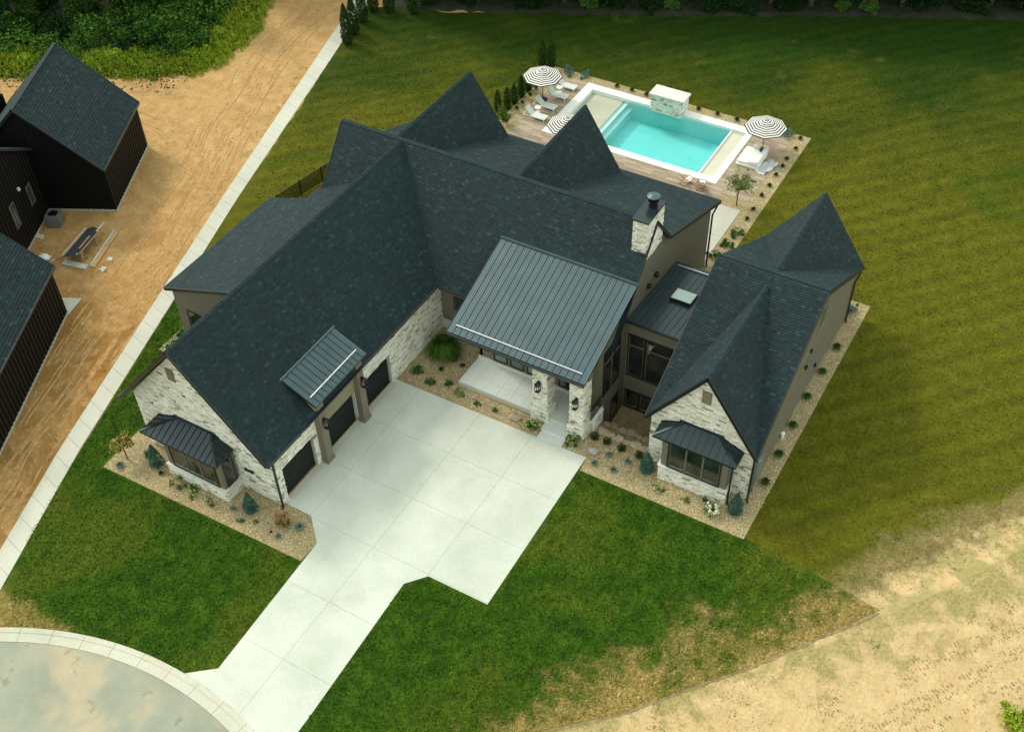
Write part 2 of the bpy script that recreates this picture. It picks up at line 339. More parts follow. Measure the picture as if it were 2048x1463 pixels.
# ------------------------------------------------------------------ builders
ORG = {}
def tag(o, label=None, cat=None, group=None, kind=None):
    if label: o['label'] = label
    if cat: o['category'] = cat
    if group: o['group'] = group
    if kind: o['kind'] = kind
    return o
def empty(name, loc=(0, 0, 0), rz=0.0, local=False):
    o = bpy.data.objects.new(name, None); col.objects.link(o); o.location = loc; o.rotation_euler = (0, 0, rz)
    o.empty_display_size = .3
    ORG[o.name] = Vector((0, 0, 0)) if local else Vector(loc)
    return o
class MB:
    def __init__(s): s.v = []; s.f = []; s.t = []; s.m = []
    def add(s, vs_, fs, tone=.5, mi=0):
        b = len(s.v); s.v += [tuple(x) for x in vs_]
        for f in fs: s.f.append(tuple(b+i for i in f)); s.t.append(tone); s.m.append(mi)
        return s
    def box(s, x0, x1, y0, y1, z0, z1, tone=.5, mi=0):
        return s.add([(x0, y0, z0), (x1, y0, z0), (x1, y1, z0), (x0, y1, z0), (x0, y0, z1), (x1, y0, z1), (x1, y1, z1), (x0, y1, z1)],
                     [(3, 2, 1, 0), (4, 5, 6, 7), (0, 1, 5, 4), (1, 2, 6, 5), (2, 3, 7, 6), (3, 0, 4, 7)], tone, mi)
    def prism(s, poly, d, tone=.5, mi=0):          # poly: 3D points, extruded by vector d
        n = len(poly); d = Vector(d); a = [Vector(q) for q in poly]
        tris = [tuple(x) for x in tessellate_polygon([a])]
        b = len(s.v)
        s.v += [tuple(q) for q in a] + [tuple(q+d) for q in a]
        for x in tris:
            for fc in (tuple(b+i for i in x), tuple(b+n+i for i in reversed(x))): s.f.append(fc); s.t.append(tone); s.m.append(mi)
        for i in range(n):
            j = (i+1) % n; s.f.append((b+i, b+j, b+n+j, b+n+i)); s.t.append(tone); s.m.append(mi)
        return s
    def tube(s, p, q, r0, r1=None, seg=8, tone=.5, mi=0):
        p = Vector(p); q = Vector(q); r1 = r0 if r1 is None else r1
        d = (q-p).normalized(); a = d.orthogonal().normalized(); b_ = d.cross(a)
        vs_ = []
        for c, r in ((p, r0), (q, r1)):
            for i in range(seg):
                an = 2*math.pi*i/seg; vs_.append(c+a*math.cos(an)*r+b_*math.sin(an)*r)
        fs = [(i, (i+1) % seg, seg+(i+1) % seg, seg+i) for i in range(seg)]
        fs += [tuple(range(seg-1, -1, -1)), tuple(range(seg, 2*seg))]
        return s.add(vs_, fs, tone, mi)
    def bar(s, p, q, w, h, tone=.5, mi=0):            # rectangular bar
        p = Vector(p); q = Vector(q); d = (q-p).normalized(); up = Vector((0, 0, 1))
        if abs(d.z) > .95: up = Vector((0, 1, 0))
        a = d.cross(up).normalized()*w/2; b_ = a.cross(d).normalized()*h/2
        vs_ = [p-a-b_, p+a-b_, p+a+b_, p-a+b_, q-a-b_, q+a-b_, q+a+b_, q-a+b_]
        return s.add(vs_, [(3, 2, 1, 0), (4, 5, 6, 7), (0, 1, 5, 4), (1, 2, 6, 5), (2, 3, 7, 6), (3, 0, 4, 7)], tone, mi)
    def lathe(s, prof, c=(0, 0, 0), seg=16, tone=.5, mi=0):
        b = []
        for r, z in prof:
            for i in range(seg): an = 2*math.pi*i/seg; b.append((c[0]+r*math.cos(an), c[1]+r*math.sin(an), c[2]+z))
        fs = []
        for k in range(len(prof)-1):
            for i in range(seg): j = (i+1) % seg; fs.append((k*seg+i, k*seg+j, (k+1)*seg+j, (k+1)*seg+i))
        fs.append(tuple(range((len(prof)-1)*seg, len(prof)*seg)))
        return s.add(b, fs, tone, mi)
    def build(s, name, mat, parent=None, smooth=False):
        me = bpy.data.meshes.new(name)
        off = ORG.get(parent.name, Vector((0, 0, 0))) if parent else Vector((0, 0, 0))
        me.from_pydata([(x[0]-off.x, x[1]-off.y, x[2]-off.z) for x in s.v], [], s.f)
        mats = mat if isinstance(mat, (list, tuple)) else [mat]
        for q in mats: me.materials.append(q)
        a = me.attributes.new('tone', 'FLOAT', 'FACE'); a.data.foreach_set('value', s.t)
        if len(mats) > 1: me.polygons.foreach_set('material_index', s.m)
        if smooth: me.polygons.foreach_set('use_smooth', [True]*len(me.polygons))
        me.update()
        o = bpy.data.objects.new(name, me); col.objects.link(o)
        if parent: o.parent = parent; ORG[o.name] = off
        return o
def kids(o): return [c for c in bpy.data.objects if c.parent is o]
def copy_tree(o, parent=None):
    c = o.copy(); col.objects.link(c)
    if parent: c.parent = parent
    for ch in KID.get(o.name, None) or kids(o): copy_tree(ch, c)
    return c
KID = {}
def clip(poly, x0, x1, y0, y1):                       # clip 2D polygon by a rectangle
    for ax, val, sgn in ((0, x0, 1), (0, x1, -1), (1, y0, 1), (1, y1, -1)):
        out = []; n = len(poly)
        for i in range(n):
            a, b = poly[i], poly[(i+1) % n]; da, db = sgn*(a[ax]-val), sgn*(b[ax]-val)
            if da >= 0: out.append(a)
            if (da > 0 and db < 0) or (da < 0 and db > 0):
                k = da/(da-db); out.append((a[0]+(b[0]-a[0])*k, a[1]+(b[1]-a[1])*k))
        poly = out
        if len(poly) < 3: return []
    return poly
def area2(p): return abs(sum(p[i][0]*p[(i+1) % len(p)][1]-p[(i+1) % len(p)][0]*p[i][1] for i in range(len(p))))/2
class Pool:      # pieces collected per parent: the biggest in view become objects, the rest one mesh each parent
    def __init__(s, name, mat, limit=300): s.name = name; s.mat = mat; s.limit = limit; s.items = []
    def add(s, parent, vs_, fs, tone, ar): 
        c = sum((Vector(v) for v in vs_), Vector())/len(vs_)
        s.items.append((ar/max(1, (c-CAM).length_squared), parent, vs_, fs, tone))
    def flush(s, score=None):
        s.items.sort(key=lambda q: -q[0]); rest = {}
        for i, (sc, par, vs_, fs, tn) in enumerate(s.items):
            if i < s.limit: MB().add(vs_, fs, tn).build(s.name, s.mat, par)
            else: rest.setdefault(par.name, (par, MB()))[1].add(vs_, fs, tn)
        for par, mb in rest.values(): tag(mb.build(s.name, s.mat, par), kind='stuff')
def frame_of(poly, up=None):      # local frame of a plane: U horizontal, V up the slope
    a = [Vector(q) for q in poly]; n = Vector((0, 0, 0))
    for i in range(len(a)): n += (a[i]).cross(a[(i+1) % len(a)])
    n = sum(((a[i]-a[0]).cross(a[i+1]-a[0]) for i in range(1, len(a)-1)), Vector()).normalized()
    if up is not None and n.dot(up) < 0: n = -n
    if up is None and n.z < 0: n = -n
    U = Vector((0, 0, 1)).cross(n).normalized(); V = n.cross(U)
    return a[0], U, V, n
def shingles(pool, parent, poly, seed=0, ex=.15):
    O, U, V, n = frame_of(poly); rr = random.Random(seed)
    p2 = [((Vector(q)-O).dot(U), (Vector(q)-O).dot(V)) for q in poly]
    v0, v1 = min(q[1] for q in p2), max(q[1] for q in p2); u0, u1 = min(q[0] for q in p2), max(q[0] for q in p2)
    v = v0; k = 0
    while v < v1:
        u = u0-rr.random()*.3; row = rr.random()*.1
        while u < u1:
            wd = rr.choice((.16, .2, .26, .33)); r = clip(p2, u, u+wd-.006, v, v+ex)
            if len(r) >= 3 and area2(r) > .002:
                hh = .028+rr.random()*.012
                nn = len(r); top = [O+U*a+V*b+n*(.004+hh*(1-(b-v)/ex)) for a, b in r]; bot = [O+U*a+V*b-n*.002 for a, b in r]
                tn = min(1, max(0, rr.gauss(.42, .15)+row)) if rr.random() > .06 else rr.uniform(.75, 1)
                pool.add(parent, top+bot, [tuple(range(nn))]+[(i, nn+i, nn+(i+1) % nn, (i+1) % nn) for i in range(nn)], tn, area2(r))
            u += wd
        v += ex; k += 1
def roof_plane(parent, polys, pool, th=.16, seed=0, mat='deck', ex=.15):
    o = None
    mb = MB()
    for poly in polys:
        O, U, V, n = frame_of(poly); mb.prism(poly, -n*th)
    o = mb.build('roof', M[mat], parent)
    if pool:
        for i, poly in enumerate(polys): shingles(pool, o, poly, seed+i, ex)
    return o
def stones(pool, parent, poly, nrm, seed=0, avoid=(), dmax=.06, course=(.08, .10, .13)):
    rr = random.Random(seed); n = Vector(nrm); O = Vector(poly[0]); V = Vector((0, 0, 1)); U = V.cross(n).normalized()
    p2 = [((Vector(q)-O).dot(U), (Vector(q)-O).dot(V)) for q in poly]
    v0, v1 = min(q[1] for q in p2), max(q[1] for q in p2); u0, u1 = min(q[0] for q in p2), max(q[0] for q in p2)
    v = v0
    while v < v1:
        h = rr.choice(course); u = u0-rr.random()*.3
        while u < u1:
            wd = rr.uniform(.18, .52); r = clip(p2, u, u+wd-.012, v, v+h-.012)
            if len(r) >= 3 and area2(r) > .004:
                c = O+U*(u+wd/2)+V*(v+h/2)
                if not any(a[0] <= c.x <= a[1] and a[2] <= c.z <= a[3] for a in avoid):
                    d = rr.uniform(.02, dmax); nn = len(r)
                    cu = sum(a for a, b in r)/nn; cv = sum(b for a, b in r)/nn
                    bot = [O+U*a+V*b for a, b in r]
                    top = [O+U*(cu+(a-cu)*.96)+V*(cv+(b-cv)*.9)+n*(d+rr.uniform(-.008, .008)) for a, b in r]
                    tn = rr.choice((.02, .08, .15)) if rr.random() < .10 else rr.uniform(.25, .9) if rr.random() > .06 else 1
                    pool.add(parent, top+bot, [tuple(range(nn))]+[(i, nn+i, nn+(i+1) % nn, (i+1) % nn) for i in range(nn)], tn, area2(r))
            u += wd
        v += h
def panels(parent, poly, width, mat, seam='seam', name='metal_panel', rise=.045):
    """standing seam panels: each panel an object with its own rib; U along the eave"""
    O, U, V, n = frame_of(poly); p2 = [((Vector(q)-O).dot(U), (Vector(q)-O).dot(V)) for q in poly]
    u0, u1 = min(q[0] for q in p2), max(q[0] for q in p2); v0, v1 = min(q[1] for q in p2), max(q[1] for q in p2)
    k = max(1, round((u1-u0)/width)); wd = (u1-u0)/k
    for i in range(k):
        a, b = u0+i*wd, u0+(i+1)*wd; r = clip(p2, a+.004, b-.004, v0, v1)
        if len(r) < 3: continue
        mb = MB(); nn = len(r)
        # shallow pencil ribs in the pan
        mb.prism([O+U*x+V*y for x, y in r], n*.014, mi=0)
        rr = clip(p2, a-.014 if i else a, a+.020, v0, v1)
        if len(rr) >= 3 and area2(rr) > .004: mb.prism([O+U*x+V*y+n*.012 for x, y in rr], n*rise, mi=1)
        for q in (.33, .66):
            rr = clip(p2, a+wd*q-.016, a+wd*q+.016, v0, v1)
            if len(rr) >= 3 and area2(rr) > .004: mb.prism([O+U*x+V*y+n*.012 for x, y in rr], n*.026, mi=0)
        mb.build(name, [M[mat], M[seam]], parent)
def sheet(name, outer, holes, z, mat, kind='structure', jit=0.0, step=.6, seed=1):
    rr = random.Random(seed)
    def j(pl):
        if not jit: return [Vector((x, y, z)) for x, y in pl]
        out = []
        for i in range(len(pl)):
            a, b = Vector(pl[i]), Vector(pl[(i+1) % len(pl)]); L = (b-a).length; k = max(1, int(L/step)); nr = Vector((-(b-a).y, (b-a).x)).normalized()
            for q in range(k):
                c = a.lerp(b, q/k)
                if q: c += nr*(rr.uniform(-1, 1)*jit)
                out.append(Vector((c.x, c.y, z)))
        return out
    loops = [j(outer)]+[[Vector((x, y, z)) for x, y in h] for h in holes]
    tr = tessellate_polygon(loops); vs_ = [v for l in loops for v in l]
    mb = MB(); fs = []
    for a, b, c in tr:
        nz = (vs_[b]-vs_[a]).cross(vs_[c]-vs_[a]).z
        fs.append((a, b, c) if nz > 0 else (a, c, b))
    mb.add(vs_, fs)
    return tag(mb.build(name, mat), kind=kind)
def slabs(parent, poly, xs, ys, z0, z1, mat, gap=.012, name='concrete_slab', limit=300, tone=False):
    cnt = 0; rest = MB()
    for i in range(len(xs)-1):
        for k in range(len(ys)-1):
            r = clip(poly, xs[i]+gap, xs[i+1]-gap, ys[k]+gap, ys[k+1]-gap)
            if len(r) < 3 or area2(r) < .01: continue
            mb = MB() if cnt < limit else rest
            mb.prism([(x, y, z0) for x, y in r], (0, 0, z1-z0), tone=rnd.random())
            if cnt < limit: mb.build(name, mat, parent)
            cnt += 1
    if rest.v: tag(rest.build(name, mat, parent), kind='stuff')
def rect(x0, x1, y0, y1): return [(x0, y0), (x1, y0), (x1, y1), (x0, y1)]
# ------------------------------------------------------------------ ground
POOLH = rect(-18.2, -4.5, 29.4, 36.1)
COURT = rect(-.92, 3.2, 2.2, 6.9)
sheet('ground', rect(-420, 420, -320, 520), [POOLH, COURT], -.02, M['earth'])
sheet('back_lawn', [(-35.0, 9.9), (-29.2, -7.5), (-24, -9.5), (10.3, -1.2), (11.6, -1.6), (18.6, -2.2), (20.6, .6), (24.2, 6.2), (29, 13), (60, 58), (80, 110), (14, 66.5), (-3, 58.5), (-19, 50.5), (-30.4, 44.8), (-36, 41.6), (-40.5, 40.5), (-43.6, 38.8), (-42.2, 34.2), (-37.0, 17.4)],
      [POOLH, COURT], -.010, M['lawn_b'], jit=.10, seed=3)
sheet('front_lawn', [(-25.04, -20.21), (-29.2, -7.5), (-31.8, 0.6), (-30.0, 1.6), (-28, 0.6), (-26, -8), (-10.15, -12.9), (-9.92, -21.66), (-11.24, -22.72), (-16.3, -23.25), (-21.6, -25.3), (-27, -29), (-24.2, -22.6)],
      [], .002, M['lawn_f'], jit=.0)
sheet('front_lawn', [(-5.2, -24.5), (-4.9, -12.2), (-3.7, -11.2), (-.3, -11.2), (-.3, -.7), (10.6, -.9), (13.7, -1.14), (18.39, -1.78), (13.64, -8.19), (8.95, -13.9), (2, -20.4), (-4, -26)],
      [], .002, M['lawn_f'], jit=.04, seed=5)

# driveway of concrete slabs with sunk joints
cx, cy, r_in, r_out = -11.5, -42.9, 19.3, 20.15
def arc(r, a0, a1, n): return [(cx+r*math.cos(R(a0+(a1-a0)*i/n)), cy+r*math.sin(R(a0+(a1-a0)*i/n))) for i in range(n+1)]
def on_arc(x, r): return (x, cy+math.sqrt(r*r-(x-cx)**2))
DRV = [(-13.62, -.08), (0, .02), (.14, -11.62), (-3.59, -11.65), (-4.49, -12.71), (-4.2, -21.6)] + [on_arc(x, r_out+.02) for x in (-4.2, -6, -8, -9.6, -11.24)] + [(-9.92, -21.66), (-10.25, -12.85), (-11.72, -11.47), (-13.62, -11.45)]
drive = sheet('driveway', DRV, [], .012, M['joint'])
slabs(drive, DRV, [-14, -11.75, -7.33, -3.65, .3], [-30, -19.6, -15.65, -11.55, -7.6, -3.7, .1], .012, .032, M['concrete'], .007)
# street, gutter and kerb
street = sheet('street', arc(r_in, 20, 160, 60), [], .006, M['street'])
kerb = empty('kerb'); tag(kerb, kind='structure')
ang = [20+i*5.1 for i in range(28)]
for a in ang:
    pl = arc(r_in+.01, a+.03, a+5.07, 6)+arc(r_out, a+.03, a+5.07, 6)[::-1]
    mb = MB(); mb.prism([(x, y, -.01) for x, y in pl], (0, 0, .035))
    pl2 = arc(r_out-.30, a+.03, a+5.07, 6)+arc(r_out, a+.03, a+5.07, 6)[::-1]
    mb.prism([(x, y, .020) for x, y in pl2], (0, 0, .035)); mb.build('kerb_stone', M['kerbc'], kerb)
# long concrete path on the left boundary
pth = empty('path'); tag(pth, kind='structure')
LL = [(-24.2, -25.6), (-28.14, -14.96), (-35.92, 9.18), (-43.77, 35.0), (-46.3, 43.0)]
RR_ = [(-22.6, -26.2), (-27.04, -14.35), (-34.85, 9.76), (-42.1, 34.2), (-45.0, 43.0)]
def poly_at(pl, y):
    for a, b in zip(pl, pl[1:]):
        if a[1] <= y <= b[1]: k = (y-a[1])/(b[1]-a[1]); return (a[0]+(b[0]-a[0])*k, y)
    return pl[0] if y < pl[0][1] else pl[-1]
y = -25.5
while y < 41.3:
    a, b, c_, d_ = poly_at(LL, y), poly_at(RR_, y-.35), poly_at(RR_, y+1.45-.37), poly_at(LL, y+1.43)
    MB().prism([(q[0], q[1], -.018) for q in (a, b, c_, d_)], (0, 0, .045)).build('path_slab', M['walkc'], pth); y += 1.45
# gravel beds
sheet('gravel_bed', [(-24.85, -14.6), (-10.31, -14.25), (-10.25, -12.85), (-11.72, -11.47), (-13.5, -11.45), (-14.5, -11), (-23.7, -11), (-25.0, -11.32)], [], .006, M['gravel'])
sheet('gravel_bed', [(-13.7, -.1), (0, 0), (.12, -1.03), (10.37, -1.01), (10.5, 21.0), (6, 21.0), (2, 14), (-13.7, 6)], [COURT], .006, M['gravel'])
sheet('gravel_bed', [(-28.9, -5.4), (-26.0, -5.4), (-26.0, -1), (-28.9, -1)], [], .006, M['gravel'])
sheet('gravel_bed', [(-22.8, 27.0), (-22.8, 37.92), (.28, 37.92), (.31, 22.38), (.8, 14.0), (-2.0, 14.0), (-2.0, 19), (-22, 19)], [POOLH], .006, M['gravel'])
sheet('court_floor', rect(-1, 3.25, 3.9, 6.95), [], -2.4, M['gravel'])
sheet('court_terrace', rect(-1, 3.25, 2.1, 4.0), [], -1.2, M['gravel'])
cw = empty('retaining_wall', (1.1, 3, -2.4)); tag(cw, 'low grey walls holding the stepped gravel of the sunken window court', 'retaining wall')
MB().box(-.92, 3.2, 2.1, 2.2, -1.2, -.02).build('upper_wall', M['gravelwall'], cw); MB().box(-.92, 3.2, 3.9, 4.0, -2.4, -1.22).build('lower_wall', M['gravelwall'], cw)
# loose pebbles in the beds
pb = MB(); rp = random.Random(11)
def pebbles(x0, x1, y0, y1, n, z=.006):
    for _ in range(n):
        x, y_, s = rp.uniform(x0, x1), rp.uniform(y0, y1), rp.uniform(.02, .055)
        a = rp.random()*3; c_, s_ = math.cos(a)*s, math.sin(a)*s
        pb.add([(x+c_, y_+s_, z), (x-s_, y_+c_, z), (x-c_, y_-s_, z), (x+s_, y_-c_, z), (x, y_, z+s*.7)], [(0, 1, 4), (1, 2, 4), (2, 3, 4), (3, 0, 4)], rp.random())
pebbles(-24.6, -11.0, -14.3, -11.8, 2600); pebbles(.2, 10.3, -.95, 1.6, 1900); pebbles(9.5, 10.4, 1.6, 20.8, 1500)
pebbles(-13.5, -.2, .15, 1.3, 1500); pebbles(-13.5, -9.9, 1.3, 5.4, 1400); pebbles(-.8, .2, 19, 37.6, 1300); pebbles(-22.6, 0, 37, 37.9, 1300)
tag(pb.build('gravel', M['pebble']), 'loose tan pebbles scattered over the planting beds', 'gravel', kind='stuff')

# ------------------------------------------------------------------ pool terrace
terr = sheet('terrace', [(-21.3, 19.7), (-8, 19.7), (-8, 26.7), (-3.1, 26.7), (-3.1, 27.9), (-.97, 27.9), (-.97, 36.8), (-21.3, 36.8)], [POOLH], .012, M['grout'])
POOLO = rect(-19.0, -3.95, 28.7, 36.9)
rt = MB(); n_ = 0
yy = 19.75; tl = []
while yy < 36.8:
    xx = -21.3-rnd.random()*1.2
    while xx < -.97:
        for reg in (rect(-21.3, -8, 19.75, 26.7), rect(-21.3, -.97, 27.9, 28.68), rect(-21.3, -3.1, 26.7, 27.9), rect(-21.3, -19.02, 28.68, 36.8), rect(-3.93, -.97, 28.68, 36.8)):
            r = clip(reg, xx, xx+1.19, yy, yy+.29)
            if len(r) >= 3 and area2(r) > .01: tl.append(r)
        xx += 1.2
    yy += .3
tl.sort(key=lambda r: (r[0][0]-CAM.x)**2+(r[0][1]-CAM.y)**2)
for r in tl:
    if r[0][1] > 27 and n_ < 290 and r[0][0] > -9: MB().prism([(x, y_, .012) for x, y_ in r], (0, 0, .014), tone=rnd.random()).build('paver_plank', M['plank'], terr); n_ += 1
    else: rt.prism([(x, y_, .012) for x, y_ in r], (0, 0, .014), tone=rnd.random())
tag(rt.build('paver_plank', M['plank'], terr), kind='stuff')
pad = sheet('concrete_pad', rect(-8.0, -1.06, 19.7, 26.55), [], .012, M['joint'])
slabs(pad, rect(-8.0, -1.06, 19.7, 26.55), [-8.1, -4.5, -1], [19, 23.1, 27], .012, .04, M['walkc'])

pool = empty('swimming_pool', (-11.4, 32.7, 0)); tag(pool, 'turquoise rectangular pool with pale coping behind the house', 'swimming pool')
x0, x1, y0, y1 = -18.2, -4.5, 29.4, 36.1
cp = []
for a, b in ((-19.0, x0), (x1, -3.95)):
    q = 28.7
    while q < 36.88: cp.append((a, b, q, min(36.9, q+1.025))); q += 1.025
q = x0
while q < x1-.01:
    cp.append((q, min(x1, q+1.054), 28.7, y0)); cp.append((q, min(x1, q+1.054), y1, 36.9)); q += 1.054
for a, b, c_, d_ in cp: MB().box(a+.004, b-.004, c_+.004, d_-.004, .0, .062).build('coping_stone', M['coping'], pool)
MB().box(x0-.25, x0, y0-.25, y1+.25, -2.3, -.001).box(x1, x1+.25, y0-.25, y1+.25, -2.3, -.001).box(x0, x1, y0-.25, y0, -2.3, -.001).box(x0, x1, y1, y1+.25, -2.3, -.001).build('pool_wall', M['basin'], pool)
MB().box(-14.5, -5.75, y0, y1, -2.4, -1.75).build('pool_floor', M['basin'], pool)
MB().box(x0, -15.3, y0, y1, -2.3, -.30).build('tanning_ledge', M['plaster'], pool)
MB().box(-15.3, -14.9, y0, y1, -2.3, -.38).box(-14.9, -14.5, y0, y1, -2.3, -.75).build('step', M['basin'], pool)
MB().box(-5.75, -5.62, y0, y1, -2.3, -.085).build('spill_edge', M['coping'], pool)
MB().box(-5.62, x1, y0, y1, -2.3, -.20).build('spill_ledge', M['plaster'], pool)
MB().box(-15.28, -5.752, y0+.002, y1-.002, -2.2, -.13).build('water', M['water'], pool)
wsh = MB().box(x0+.002, -15.285, y0+.002, y1-.002, -.31, -.265).build('shallow_water', M['water'], pool)
# stone water feature on the far rim
wf = empty('water_feature', (-11.3, 36.5, 0)); tag(wf, 'stacked stone fountain wall with pale slab top at the far pool edge', 'fountain wall')
spool = Pool('stone', M['stone'], 150)
body = MB().box(-12.7, -9.95, 35.75, 36.95, -.12, 1.42).build('wall', M['mortar'], wf)
stones(spool, body, [(-12.7, 35.75, -.1), (-9.95, 35.75, -.1), (-9.95, 35.75, 1.4), (-12.7, 35.75, 1.4)], (0, -1, 0), 3, course=(.14, .18))
stones(spool, body, [(-9.95, 35.75, -.1), (-9.95, 36.95, -.1), (-9.95, 36.95, 1.4), (-9.95, 35.75, 1.4)], (1, 0, 0), 4, course=(.14, .18))
spool.flush()
MB().box(-12.85, -9.8, 35.6, 37.1, 1.43, 1.56).build('cap', M['cap'], wf)

# ------------------------------------------------------------------ the house
H = empty('house', (-8, 4, 0))
tag(H, 'large house with charcoal shingle roofs, pale ledge stone walls and taupe siding', 'house')
SP = Pool('stone', M['stone'], 300); SH = Pool('shingle', M['shingle'], 300)
zr, my, gr, gr_, gl_, ze, gy, me_ = 10.75, 9.73, -18.55, -13.14, -23.96, 4.55, -12.48, 4.6
# roofs
garage_r = [(gr_, gy, ze), (gr_, me_, ze), (gr, my, zr), (gr, gy, zr)]
main_fr = [(gr_, me_, ze), (-.68, me_, ze), (-.68, my, zr), (gr, my, zr)]
roof_plane(H, [garage_r, main_fr], SH, seed=1)
roof_plane(H, [[(gr, gy, zr), (gr, -4.9, zr), (gl_, -4.9, ze), (gl_, gy, ze)], [(gr, -4.9, zr), (gr, my, zr), (-21, 7.4, 7.93), (-21, -4.9, 7.93)],
               [(gr, my, zr), (-23.27, my, zr), (-23.27, 6.73, 7.12), (-21, 7.4, 7.93)]], SH, seed=20)
roof_plane(H, [[(-23.7, -4.9, 6.97), (-21, -4.9, 7.93), (-21, 7.4, 7.93), (-23.27, 6.73, 7.12), (-23.7, 6.73, 6.97)], [(-27, -4.9, 5.8), (-23.7, -4.9, 6.97), (-23.7, 5.5, 6.97), (-27, 5.5, 5.8)]], SH, seed=30)
roof_plane(H, [[(-23.27, my, zr), (-.68, my, zr), (-.68, 12.03, 8.03), (-23.27, 12.03, 8.03)], [(-23.27, 12.03, 8.03), (-.68, 12.03, 8.03), (-.68, 20.59, 5.0), (-23.27, 20.59, 5.0)]], SH, seed=40, ex=.19)
for gx, hw, sl_ in ((-19.95, 3.1, 1.5), (-10.8, 2.95, 1.58)):
    zg = 9.7; yf = 20.2
    roof_plane(H, [[(gx, 10.62, zg), (gx, yf, zg), (gx+hw, yf, zg-hw*sl_), (gx+hw, 12.5, zg-hw*sl_)], [(gx, 10.62, zg), (gx, yf, zg), (gx-hw, yf, zg-hw*sl_), (gx-hw, 12.5, zg-hw*sl_)]], SH, seed=int(50-gx), ex=.19)
    MB().prism([(gx-hw+.35, 19.9, 0), (gx+hw-.35, 19.9, 0), (gx+hw-.35, 19.9, zg-.3-(hw-.35)*sl_), (gx, 19.9, zg-.3), (gx-hw+.35, 19.9, zg-.3-(hw-.35)*sl_)], (0, -.2, 0)).build('wall', M['stucco'], H)
# right wing roof
r0, r1, rc = 2.93, 9.64, 6.285
b1 = [(r0, 1.45, 3.83), (rc, 10.12, 8.58), (rc, 10.65, 8.87), (r0, 10.65, 8.87)]
b2 = [(r1, 1.45, 3.83), (r1, 10.65, 8.87), (rc, 10.65, 8.87), (rc, 10.12, 8.58)]
g1 = [(rc, 1.45, 8.58), (rc, 10.12, 8.58), (r0, 1.45, 3.83)]; g2 = [(rc, 1.45, 8.58), (r1, 1.45, 3.83), (rc, 10.12, 8.58)]
roof_plane(H, [b1, g1], SH, seed=70); roof_plane(H, [b2, g2], SH, seed=75)
mir = lambda pl: [(x, 21.45-y_, z) for x, y_, z in pl]
roof_plane(H, [mir(b1), mir(g1)], SH, seed=80, ex=.19); roof_plane(H, [mir(b2), mir(g2)], SH, seed=85, ex=.19)
# ridge caps
def ridge(p, q, w=.15):
    p, q = Vector(p), Vector(q); d = (q-p); L = d.length; d.normalize(); s = d.cross(Vector((0, 0, 1))).normalized(); up = s.cross(d)
    mb = MB(); k = int(L/.3)
    for i in range(k):
        a = p+d*(L*i/k); b = p+d*(L*(i+1)/k-.01); h = .035+.010*(i % 2)
        mb.add([a-s*w-up*.11+up*h, a+up*h, a+s*w-up*.11+up*h, b-s*w-up*.11+up*(h-.02), b+up*(h-.02), b+s*w-up*.11+up*(h-.02)], [(0, 1, 4, 3), (1, 2, 5, 4), (0, 3, 5, 2)], tone=rnd.uniform(.5, .8))
    mb.build('ridge_cap', M['shingle'], H)
ridge((gr, gy, zr), (gr, my, zr)); ridge((-23.27, my, zr), (-.68, my, zr)); ridge((-19.95, 10.7, 9.7), (-19.95, 20.2, 9.7)); ridge((-10.8, 10.7, 9.7), (-10.8, 20.2, 9.7))
ridge((r0, 10.65, 8.87), (r1, 10.65, 8.87)); ridge((rc, 1.45, 8.58), (rc, 10.1, 8.58)); ridge((rc, 11.35, 8.58), (rc, 20, 8.58))
# dark rakes, fascias and gutters
def fascia(p, q, h=.2, wd=.06): MB().bar(Vector(p)-Vector((0, 0, h/2-.02)), Vector(q)-Vector((0, 0, h/2-.02)), wd, h).build('fascia', M['trim'], H)
for p_, q_ in (((gr, gy-.03, zr), (gr_, gy-.03, ze)), ((gr, gy-.03, zr), (gl_, gy-.03, ze)), ((-27, -4.93, 5.8), (-21, -4.93, 7.93)), ((-27.03, -4.9, 5.8), (-27.03, 5.5, 5.8)),
               ((-23.3, 6.73, 7.12), (-23.3, my, zr)), ((-.65, me_, ze), (-.65, my, zr)), ((-.65, my, zr), (-.65, 12.03, 8.03)), ((-.65, 12.03, 8.03), (-.65, 20.6, 5.0)),
               ((rc, 1.42, 8.58), (r0, 1.42, 3.83)), ((rc, 1.42, 8.58), (r1, 1.42, 3.83)), ((r1+.03, 1.45, 3.83), (r1+.03, 10.65, 8.87)), ((r1+.03, 10.65, 8.87), (r1+.03, 20, 3.83)), ((r0-.03, 1.45, 3.83), (r0-.03, 10.65, 8.87))):
    fascia(p_, q_)
for p_, q_ in (((gr_+.07, gy, ze-.06), (gr_+.07, me_, ze-.06)), ((gr_, me_-.07, ze-.06), (-9.9, me_-.07, ze-.06)), ((gl_-.06, gy, ze-.06), (gl_-.06, -4.9, ze-.06)), ((-23.3, 20.66, 4.95), (-.68, 20.66, 4.95))):
    MB().bar(p_, q_, .14, .12).build('gutter', M['trim'], H)
sf = MB(); sf.prism([(gr_+.05, gy+.02, ze-.12), (gr, gy+.02, zr-.25), (gl_-.05, gy+.02, ze-.12), (gl_-.05, gy+.02, ze-.2), (gr, gy+.02, zr-.33), (gr_+.05, gy+.02, ze-.2)], (0, .85, 0)); sf.build('soffit', M['soffit'], H)
